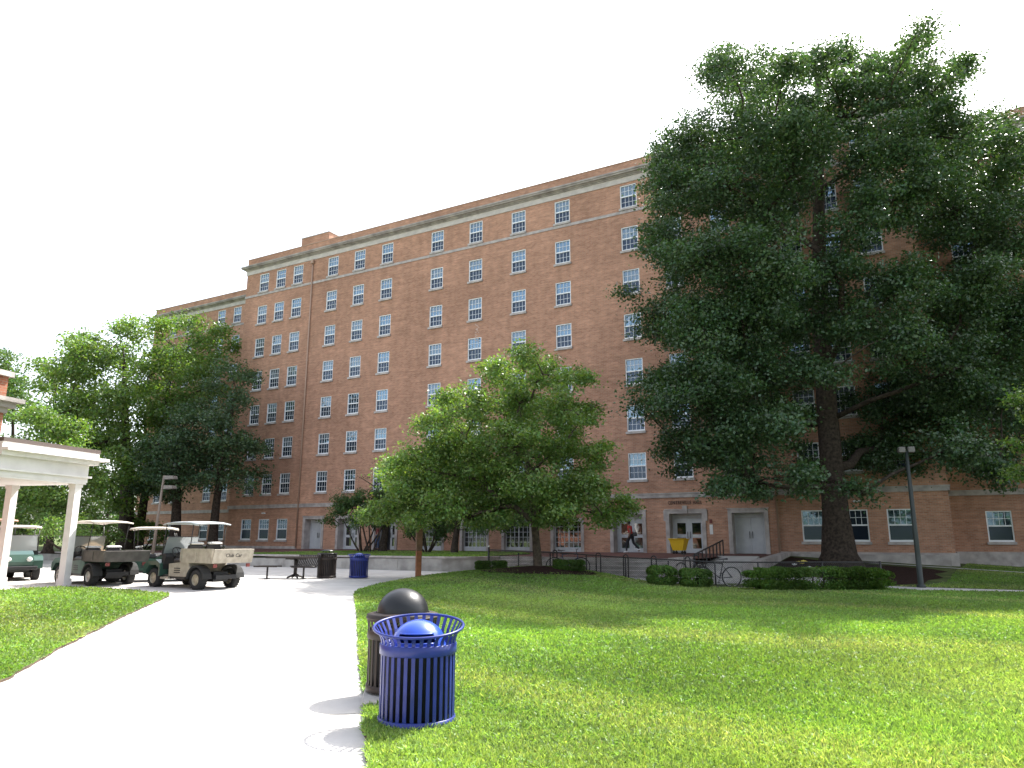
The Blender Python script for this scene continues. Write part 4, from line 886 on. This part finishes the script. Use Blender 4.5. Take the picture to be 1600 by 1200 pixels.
# ================================================================ YELLOW CART
yb=empty('yellow_bin',bw(10.75,1.9,.88),-YAW-R(4),'yellow plastic tilt bin on wheels beside the double entrance doors','bin')
mb=MB(); mb.add([(-.26,-.24,.17),(.26,-.24,.17),(.26,.24,.17),(-.26,.24,.17),(-.40,-.34,.72),(.40,-.34,.72),(.40,.34,.72),(-.40,.34,.72)],[(3,2,1,0),(0,1,5,4),(1,2,6,5),(2,3,7,6),(3,0,4,7)])
mb.add([(-.37,-.31,.71),(.37,-.31,.71),(.37,.31,.71),(-.37,.31,.71),(-.24,-.22,.2),(.24,-.22,.2),(.24,.22,.2),(-.24,.22,.2)],[(0,1,5,4),(1,2,6,5),(2,3,7,6),(3,0,4,7),(4,5,6,7)])
mb.build('tub',M['yellow'],yb)
mb=MB(); 
for a,b in (((-.42,-.36),(.42,-.36)),((.42,-.36),(.42,.36)),((.42,.36),(-.42,.36)),((-.42,.36),(-.42,-.36))): mb.tube([(a[0],a[1],.73),(b[0],b[1],.73)],.03,6)
mb.box(-.33,.33,-.30,-.285,.46,.49); mb.build('rolled_edge',M['yellow'],yb)
for x in (-.22,.22):
    for y in (-.18,.18): mb=MB(); mb.tube([(x,y-.02,.07),(x,y+.02,.07)],.07,12); mb.box(x-.02,x+.02,y-.035,y+.035,.08,.17); mb.build('caster',M['black'],yb)
mb=MB(); mb.box(-.1,.15,-.1,.12,.6,.80,bev=.05); mb.build('rubbish_bag',M['liner'],yb)
# ================================================================ UTILITY CARTS
def wheel(o,x,y,r,w_,rim,name='wheel'):
    T=Matrix.Translation((x,y,r))@Matrix.Rotation(PI/2,4,'X')
    mb=MB(); mb.lathe([(r*.55,-w_*.45),(r*.86,-w_*.5),(r*.97,-w_*.38),(r,-w_*.2),(r,w_*.2),(r*.97,w_*.38),(r*.86,w_*.5),(r*.55,w_*.45)],26,T=T)
    for k in range(22):
        a=2*PI*k/22; T2=T@Matrix.Rotation(a,4,'Z'); mb.box(r*.985,r*1.02,-.016,.016,-w_*.42,-w_*.04,T=T2); mb.box(r*.985,r*1.02,.02,.05,w_*.04,w_*.42,T=T2)
    t=mb.build(name,M['tyre'],o)
    s_=1 if y>0 else -1; mb=MB(); zo=-s_*w_*.28
    mb.lathe([(r*.57,-w_*.44),(r*.5,-w_*.2),(r*.5,w_*.2),(r*.57,w_*.44)],24,T=T)
    mb.lathe([(0,zo-s_*.02),(r*.16,zo-s_*.02),(r*.2,zo),(r*.5,zo+s_*.02)],20,T=T)
    for k in range(5): T2=T@Matrix.Rotation(2*PI*k/5,4,'Z'); mb.box(r*.2,r*.5,-.025,.025,zo-s_*.0-.012,zo+.012,T=T2)
    mb.build('rim',rim,t)
def cart(loc,rz,label,front=M['green'],side=M['beige'],bed=M['beige'],roof=M['canopy'],rim=M['rim'],rz_=1.98,bedl=(-1.75,-.25),bedz=(.80,1.14),roofx=(-.75,.85),wb=1.05,flat=False,seatm=M['seat'],text=False,scr=True,box=False,seattop=1.27):
    o=empty('utility_cart',loc,rz,label,'cart','utility carts parked on the paved yard'); r=.29
    for x in (-wb,wb):
        for y in (.56,-.56): wheel(o,x,y,r,.24,rim)
    mb=MB(); mb.box(-wb-.5,wb+.35,-.34,.34,.30,.42); mb.tube([(-wb,-.5,r),(-wb,.5,r)],.05,8); mb.tube([(wb,-.5,r),(wb,.5,r)],.04,8); mb.box(-.45,.62,-.6,.6,.28,.36); mb.box(-wb-.25,-wb+.25,-.25,.25,.22,.5); mb.build('chassis',M['seat'],o)
    mb=MB()  # front cowl
    for s_ in (-1,1): pass
    mb.prism([(wb+.48,.36),(wb+.52,.62),(wb+.38,.86),(wb-.08,.98),(wb-.26,.98),(wb-.26,.55),(wb-.1,.5),(wb+.0,.42)],-.42,.42)
    for s_ in (-1,1):
        pr=[(wb+.5,.40),(wb+.5,.66),(wb+.3,.80),(wb-.1,.84),(wb-.34,.72),(wb-.36,.36),(wb-.30,.36),(wb-.28,.60),(wb-.12,.68),(wb+.2,.66),(wb+.36,.5),(wb+.40,.40)]
        mb.prism(pr,s_*.43 if s_>0 else -.70,s_*.43+.27 if s_>0 else -.43)
    mb.build('front_body',front,o)
    for s_ in (-1,1):
        m2=MB(); m2.lathe([(0,.0),(.07,.0),(.085,-.03),(.085,-.05)],14,T=Matrix.Translation((wb+.515,s_*.3,.70))@Matrix.Rotation(PI/2,4,'Y')); m2.build('headlight',M['paper'],o)
    mb=MB(); mb.box(wb+.50,wb+.58,-.55,.55,.36,.48,bev=.02); mb.build('bumper',M['seat'],o)
    mb=MB(); mb.prism([(wb-.27,.55),(wb-.27,1.0),(wb-.42,1.02),(wb-.46,.9),(wb-.36,.7),(wb-.36,.55)],-.6,.6); mb.build('dashboard',M['seat'],o)
    mb=MB(); mb.box(-.5,wb-.3,-.6,.6,.361,.39); mb.build('floor',M['seat'],o)
    mb=MB(); mb.tube([(wb-.40,.3,.85),(wb-.62,.3,1.03)],.022,6)
    T=Matrix.Translation((wb-.63,.3,1.05))@Matrix.Rotation(R(-48),4,'Y'); mb.tube([(.19*math.cos(a),.19*math.sin(a),0) for a in [2*PI*k/20 for k in range(20)]],.016,6,closed=True,T=T)
    for k in range(3): a=2*PI*k/3; mb.tube([(0,0,0),(.19*math.cos(a),.19*math.sin(a),0)],.011,5,T=T)
    mb.build('steering_wheel',M['seat'],o)
    # side body under the seat
    mb=MB(); mb.prism([(-.62,.36),(.30,.36),(.34,.72),(-.1,.76),(-.62,.80),(-.7,.6)],-.64,.64); mb.prism([(.30,.27),(wb-.35,.27),(wb-.35,.33),(.30,.35)],-.66,.66); mb.build('side_body',side,o)
    for s_ in (-1,1):
        mb=MB(); y=s_*.643
        for k in range(3): mb.box(-.25,.05,min(y,y+s_*.006),max(y,y+s_*.006),.46+k*.06,.49+k*.06)
        mb.build('vent',M['seat'],o)
        mb=MB(); A=[(r+.10)*1.0]; pr=[]
        for k in range(9): a=PI*(.02+.96*k/8); pr.append((-wb+(r+.13)*math.cos(a),r+(r+.12)*math.sin(a)))
        pi_=[(-wb+(r+.07)*math.cos(PI*(.02+.96*k/8)),r+(r+.07)*math.sin(PI*(.02+.96*k/8))) for k in range(8,-1,-1)]
        mb.prism(pr+pi_,min(s_*.42,s_*.70),max(s_*.42,s_*.70)); mb.build('fender',M['tyre'],o)
    for y in (-.32,.32):
        mb=MB(); mb.box(-.35,.22,y-.26,y+.26,.74,.88,bev=.04); T=Matrix.Translation((-.36,y,.86))@Matrix.Rotation(R(-10),4,'Y'); mb.box(-.07,.06,-.24,.24,.06,seattop-.86,bev=.05,T=T); st=mb.build('seat',seatm,o)
        mb=MB(); mb.box(-.075,.065,-.23,.23,seattop-.859,seattop-.80,bev=.02,T=T); mb.build('seat_top',M['seatwhite'],st)
    # roof and posts
    mb=MB(); x0,x1=roofx; vs=[];fs=[]; N=6
    for i in range(N+1):
        x=x0+(x1-x0)*i/N
        for j in range(7):
            y=-.62+1.24*j/6; e=.035*(abs(j-3)/3)**3+.05*(abs(i-N/2)/(N/2))**4; vs.append((x,y,rz_-e)); 
    for i in range(N):
        for j in range(6): a=i*7+j; fs.append((a,a+7,a+8,a+1))
    nv=len(vs); vs+=[(x,y,z-.045) for x,y,z in vs]; fs+=[(d+nv,c+nv,b+nv,a+nv) for a,b,c,d in fs[:N*6]]
    bd=[i for i in range(7)]+[i*7+6 for i in range(1,N+1)]+[N*7+j for j in range(5,-1,-1)]+[i*7 for i in range(N-1,0,-1)]
    for k in range(len(bd)): a,b=bd[k],bd[(k+1)%len(bd)]; fs.append((a,b,b+nv,a+nv))
    mb.add(vs,fs,0,True); mb.build('canopy',roof,o)
    for s_ in (-1,1):
        mb=MB(); mb.tube([(wb-.2,s_*.57,.95),(x1-.12,s_*.56,rz_-.05)],.016,6); mb.build('canopy_post',M['black'],o)
        mb=MB(); mb.tube([(-.5,s_*.57,.78),(x0+.15,s_*.56,rz_-.05)],.016,6); mb.build('canopy_post',M['black'],o)
    if scr:
        mb=MB(); T=None; mb.add([(wb-.22,-.55,.98),(wb-.22,.55,.98),(wb-.36,.53,1.5),(wb-.36,-.53,1.5),(wb-.205,-.55,.98),(wb-.205,.55,.98),(wb-.345,.53,1.5),(wb-.345,-.53,1.5)],[(0,1,2,3),(7,6,5,4),(0,4,5,1),(2,6,7,3),(1,5,6,2),(0,3,7,4)]); ws=mb.build('windshield',M['wind'],o)
        mb=MB(); mb.tube([(wb-.21,-.57,.97),(wb-.21,.57,.97),(wb-.355,.55,1.51),(wb-.355,-.55,1.51)],.014,5,closed=True); mb.build('windshield_frame',M['black'],ws)
    # bed
    a,b=bedl; z0,z1=bedz; mb=MB(); mb.box(a,b,-.66,.66,z0-.04,z0)
    if not flat:
        for y in (-.66,.63): mb.box(a,b,y,y+.03,z0,z1); mb.box(a,b,y-.01,y+.04,z1+.001,z1+.03)
        for x in (a,a+.5*(b-a),b-.04): mb.box(x,x+.04,-.685,-.662,z0,z1); mb.box(x,x+.04,.662,.685,z0,z1)
        mb.box(b-.03,b-.001,-.629,.629,z0,z1)
    else: mb.box(a,b,-.7,-.66,z0-.06,z0+.06); mb.box(a,b,.66,.7,z0-.06,z0+.06); mb.box(b-.03,b,-.66,.66,z0,z0+.28)
    bo=mb.build('cargo_bed',bed,o)
    if not flat:
        mb=MB(); T=Matrix.Translation((a,0,z0))@Matrix.Rotation(R(-14),4,'Y'); mb.box(-.035,-.002,-.68,.68,-.03,z1-z0+.03,T=T); tg=mb.build('tailgate',bed,bo)
        if text: text_mesh('Club Car',.15,.003,'lettering',M['seat'],bo,T@Matrix.Translation((-.04,0,.19))@Matrix.Rotation(-PI/2,4,'Z')@Matrix.Rotation(PI/2,4,'X'))
    for s_ in (-1,1): m2=MB(); m2.box(a-.03,a-.002,s_*.56-.06,s_*.56+.06,z0-.16,z0-.06); m2.build('tail_light',M['redsign'],o)
    if box:
        bx=MB(); bx.box(a+.3,a+1.0,-.4,.4,z0+.001,z0+.30); k=bx.build('crate',M['ply']); k.matrix_world=Matrix.Translation(loc)@Matrix.Rotation(rz,4,'Z'); tag(k,'open plywood box standing on the flat cart bed','crate')
    return o
# heading angle: local +x forward
def hd(dx,dy): return math.atan2(dy,dx)
h1=hd(-.84,.54); 
def cpos(nr,h,wb=1.05,tr=.56): # from near (left) rear wheel contact to cart origin
    f=Vector((math.cos(h),math.sin(h))); l=Vector((-f.y,f.x)); c=Vector(nr)+f*wb-l*tr; return (c.x,c.y,G(c.x,c.y)-.02)
cart(cpos((-9.1,21.95),h1),h1,'beige and green utility cart with lettered tailgate, nearest the plaza',text=True,roof=M['canopyg'],seattop=1.30)
h2=hd(-.80,.60)
cart(cpos((-13.0,23.35),h2,1.05),h2,'dark green flatbed cart with cream canopy behind the right porch column',side=M['greygreen'],bed=M['bedgrey'],rim=M['rimw'],roofx=(-.95,1.1),rz_=2.02,bedl=(-2.0,-.5),bedz=(.78,1.05),seattop=1.15)
h3=hd(.93,.36)
cart((-12.35,25.75,G(-12.3,25.7)),h3,'low green cart with pale canopy and flat deck behind the beige cart',bed=M['bedgrey'],side=M['green'],rz_=1.80,roofx=(-.7,.75),bedl=(-2.3,-.5),bedz=(.72,.8),flat=True,box=True,roof=M['canopy'],scr=False,seattop=1.1)
h4=hd(.62,-.78)
cart((-17.6,26.6,G(-17.6,26.6)),h4,'green cart facing the camera at the left edge behind the left porch column',side=M['green'],bed=M['bedgrey'],rim=M['rimw'],rz_=1.86,roof=M['canopy'])
cart((-19.4,28.0,G(-19.4,28)),h4,'rust roofed cart, farthest one back at the left edge',side=M['green'],bed=M['bedgrey'],rim=M['rimw'],rz_=2.12,roof=M['canopyb'])
# ================================================================ PORCH AND BRICK BUILDING AT LEFT
az=R(15); pd=Vector((math.sin(az),math.cos(az),0)); pn=Vector((-math.cos(az),math.sin(az),0))   # along the near face / along the end face
A0=Vector((-13.98,23.6,0)); PM=Matrix.Translation(A0)@Matrix(((pn.x,-pd.x,0,0),(pn.y,-pd.y,0,0),(0,0,1,0),(0,0,0,1)))   # x = away left, y = toward the camera
PM=PM.to_4x4()
po=empty('porch',label='white painted porch with two square columns attached to the brick building',cat='porch'); po.matrix_world=PM
zb0=G(-14,23.6)-.02
for x in (0,2.55):
    mb=MB(); mb.box(x-.12,x+.12,-.12,.12,zb0,3.3); mb.box(x-.15,x+.15,-.15,.15,zb0-.01,zb0+.22); mb.box(x-.145,x+.145,-.145,.145,3.2,3.299); mb.build('column',M['white'],po)
mb=MB(); mb.box(-.2,4.2,-.2,3.0,3.301,3.36); mb.box(-.22,4.3,-.22,3.05,3.36,3.92); mb.box(-.30,4.3,-.30,3.05,3.5,3.56)
mb.box(-.42,4.3,-.42,3.05,3.921,4.05); mb.box(-.62,4.3,-.62,3.05,4.051,4.14); mb.build('entablature',M['white'],po)
mb=MB(); mb.box(-.40,4.3,-.40,3.05,4.141,4.30); mb.build('parapet_edge',M['white'],po)
mb=MB(); mb.box(-.42,4.3,-.42,3.05,4.301,4.42); mb.build('roof_edge',M['slate'],po)
bb=empty('brick_annex',label='corner of a red brick building with stone cornice at the left edge',cat='building'); bb.matrix_world=PM
mb=MB(); mb.box(-.28,12,3.06,20,-.1,6.15); mb.build('wall',M['brick2'],bb)
mb=MB(); mb.box(-.46,12,2.86,20,5.25,5.40); mb.box(-.62,12,2.72,20,5.401,5.52); mb.box(-.33,12,2.99,20,5.1,5.249); mb.build('cornice',M['stone_dark'],bb)
mb=MB(); mb.box(-.38,12.1,2.96,20.1,6.15,6.30); mb.build('coping',M['stone'],bb)
# ================================================================ PEOPLE
def skin_obj(name,nodes,edges,m,parent,sub=1):
    me=bpy.data.meshes.new(name); me.from_pydata([n[0] for n in nodes],edges,[]); o=bpy.data.objects.new(name,me); C.objects.link(o); o.parent=parent
    sk=o.modifiers.new('skin','SKIN'); sk.use_smooth_shade=True
    if not me.skin_vertices:
        bpy.context.view_layer.objects.active=o
    for i,n in enumerate(nodes):
        sv_=me.skin_vertices[0].data[i]; sv_.radius=(n[1],n[1]) if not hasattr(n[1],'__len__') else n[1]; sv_.use_root=(i==0)
    ss=o.modifiers.new('sub','SUBSURF'); ss.levels=sub; ss.render_levels=sub; me.materials.append(m); return o
def person(loc,rz,label,pose,skin,top,topm,legm,hairm,shoes,sleeve=.6,hairlong=False,legfrom=1.0):
    o=empty('person',loc,rz,label,'person'); J=pose
    V=[];E=[]
    def n(p,r): V.append((Vector(p),r)); return len(V)-1
    def ch(start,lst):
        prev=start
        for p,r in lst:
            i=n(p,r)
            if prev is not None: E.append((prev,i))
            prev=i
        return prev
    pel=n(J['pelvis'],(.15,.105)); 
    neck=ch(pel,[(J['waist'],(.125,.09)),(J['chest'],(.165,.11)),(J['neck'],.055),(J['jaw'],(.062,.072)),(J['head'],(.078,.095)),(J['crown'],(.055,.07))])
    chest=2
    n_face=ch(5,[(Vector(J['head'])+Vector((.095,0,-.02)),.012),(Vector(J['head'])+Vector((.112,0,-.03)),.008)])
    for s_,k in ((1,'l'),(-1,'r')):
        e=ch(chest,[(J['sh_'+k],.055),(J['el_'+k],.040),(J['wr_'+k],.026),(J['ha_'+k],(.034,.018))])
        h=V[e][0]; d=(h-Vector(J['wr_'+k])).normalized(); sd_=Vector((0,1,0)) if abs(d.y)<.7 else Vector((1,0,0)); sd_=(sd_-d*sd_.dot(d)).normalized()
        for q,l in zip((-.027,-.009,.009,.027),(.062,.075,.08,.068)):
            ch(e,[(h+d*.04+sd_*q,.009),(h+d*(.04+l*.55)+sd_*q+Vector((.012,0,0)),.008),(h+d*(.04+l*.9)+sd_*q+Vector((.03,0,0)),.007)])
        ch(e,[(h+Vector((.03,0,0))+d*.0+sd_*.01,.010),(h+Vector((.05,0,0))+d*.035,.008)])
        ch(pel,[(J['hip_'+k],.088),(J['kn_'+k],.058),(J['an_'+k],.038),(J['to_'+k],(.036,.026))])
    skin_obj('body',V,E,skin,o,1)
    # clothing follows the same joints
    def garment(name,chains,m,infl=.016):
        V.clear(); E.clear(); first=True; root=None
        for c in chains:
            st=root if c[0]=='root' else None; lst=c[1]
            if first: root=ch(None,lst[:1]); last=ch(root,lst[1:]); first=False; ids=list(range(len(V)))
            else: ch(c[0],lst)
        return skin_obj(name,V,E,m,o,1)
    P={k:Vector(v) for k,v in J.items()}; g=.018
    lerp=lambda a,b,t:P[a]+(P[b]-P[a])*t
    garment('shirt',[('root',[(P['pelvis']+Vector((0,0,.02)),(.165,.12)),(P['waist'],(.142,.108)),(P['chest'],(.18,.125)),(P['neck']-Vector((0,0,.03)),.068)]),
        (2,[(P['sh_l'],.070),(lerp('sh_l','el_l',sleeve),.056)]),(2,[(P['sh_r'],.070),(lerp('sh_r','el_r',sleeve),.056)])],topm)
    garment('trousers',[('root',[(P['pelvis']-Vector((0,0,.02)),(.16,.118)),(P['pelvis']+Vector((0,0,.09)),(.15,.11))]),
        (0,[(P['hip_l'],.102),(lerp('hip_l','kn_l',.98),.072),(lerp('kn_l','an_l',legfrom),.050)]),(0,[(P['hip_r'],.102),(lerp('hip_r','kn_r',.98),.072),(lerp('kn_r','an_r',legfrom),.050)])],legm)
    hc=P['head']; mb=MB(); prof=[(.0,.125),(.05,.118),(.082,.085),(.1,.03),(.098,-.02),(.08,-.06 if not hairlong else -.2)]
    vs=[];fs=[];n_=14
    for r,z in prof:
        for j in range(n_):
            a=2*PI*j/n_; f=math.cos(a); zz=z if (f<.55 or z>.03) else .045; rr=r if (f<.55 or z>.03) else r*.9
            vs.append((hc.x-.008+rr*math.cos(a)*1.12,hc.y+rr*math.sin(a)*.95,hc.z+zz))
    for i in range(len(prof)-1):
        for j in range(n_): fs.append((i*n_+j,(i+1)*n_+j,(i+1)*n_+(j+1)%n_,i*n_+(j+1)%n_))
    mb.add(vs,fs,0,True); mb.build('hair',hairm,o)
    for s_,k in ((1,'l'),(-1,'r')):
        a=P['an_'+k]; t=P['to_'+k]; d=(t-a); d.z=0; d.normalize(); mb=MB()
        mb.tube([a-d*.07+Vector((0,0,-.035)),a+Vector((0,0,-.02)),a+d*.09+Vector((0,0,-.045)),a+d*.18+Vector((0,0,-.06))],[.035,.052,.046,.026],8,sq=.85); mb.build('shoe',shoes,o)
    for s_ in (-1,1):
        mb=MB(); mb.lathe([(0,.011),(.009,.006),(.011,0),(.009,-.006),(0,-.011)],8,T=Matrix.Translation((hc.x+.088,hc.y+s_*.032,hc.z+.01))); mb.build('eye',M['hair'],o)
        mb=MB(); mb.tube([(hc.x,hc.y+s_*.082,hc.z+.025),(hc.x-.012,hc.y+s_*.095,hc.z),(hc.x,hc.y+s_*.085,hc.z-.03)],[.01,.016,.009],6); mb.build('ear',skin,o)
    return o
# local +x is the way the person faces
walk=dict(pelvis=(0,0,.93),waist=(.03,0,1.08),chest=(.07,0,1.28),neck=(.10,0,1.44),jaw=(.14,0,1.50),head=(.14,0,1.57),crown=(.13,0,1.65),
 sh_l=(.07,.17,1.37),el_l=(-.08,.22,1.13),wr_l=(.0,.22,.92),ha_l=(.03,.21,.86),sh_r=(.07,-.17,1.37),el_r=(.10,-.22,1.12),wr_r=(.30,-.18,1.05),ha_r=(.36,-.17,1.05),
 hip_l=(.03,.09,.86),kn_l=(.22,.09,.50),an_l=(.26,.09,.09),to_l=(.40,.09,.04),hip_r=(-.02,-.09,.86),kn_r=(-.10,-.09,.48),an_r=(-.42,-.09,.20),to_r=(-.36,-.09,.07))
pp=bw(7.85,.9,.885)
person(pp,-YAW+PI-R(5),'person in a red shirt and dark leggings walking left past the glass doors',walk,M['skin'],0,M['red'],M['dark'],M['hair'],M['shoe'],.5)
hb=MB(); hb.box(-.13,.09,-.06,.05,-.12,.1,bev=.03); hb.tube([(-.08,0,.1),(-.02,-.02,.28),(.05,0,.1)],.01,5)
q=hb.build('shoulder_bag',M['seat'],loc=pp+Vector((.18,-.27,.98)),rz=-YAW); tag(q,'small black bag hanging at the hip of the person in red','bag')
stand=dict(pelvis=(0,0,.93),waist=(0,0,1.08),chest=(.01,0,1.28),neck=(.02,0,1.45),jaw=(.045,0,1.52),head=(.045,0,1.59),crown=(.035,0,1.67),
 sh_l=(0,.17,1.38),el_l=(-.03,.24,1.12),wr_l=(.06,.23,.90),ha_l=(.09,.22,.84),sh_r=(0,-.17,1.38),el_r=(-.03,-.24,1.12),wr_r=(.06,-.23,.90),ha_r=(.09,-.22,.84),
 hip_l=(0,.09,.86),kn_l=(.03,.10,.49),an_l=(-.01,.11,.09),to_l=(.13,.12,.04),hip_r=(0,-.09,.86),kn_r=(.06,-.10,.49),an_r=(.05,-.10,.09),to_r=(.19,-.11,.04))
person(bw(-10.15,.1,.885),-YAW-PI/2-.3,'person in a dark red top and blue jeans standing in the third doorway',stand,M['skin2'],0,mat('maroon_cloth',(.16,.03,.03),.85),M['jeans'],M['hair'],M['dark'],.9)
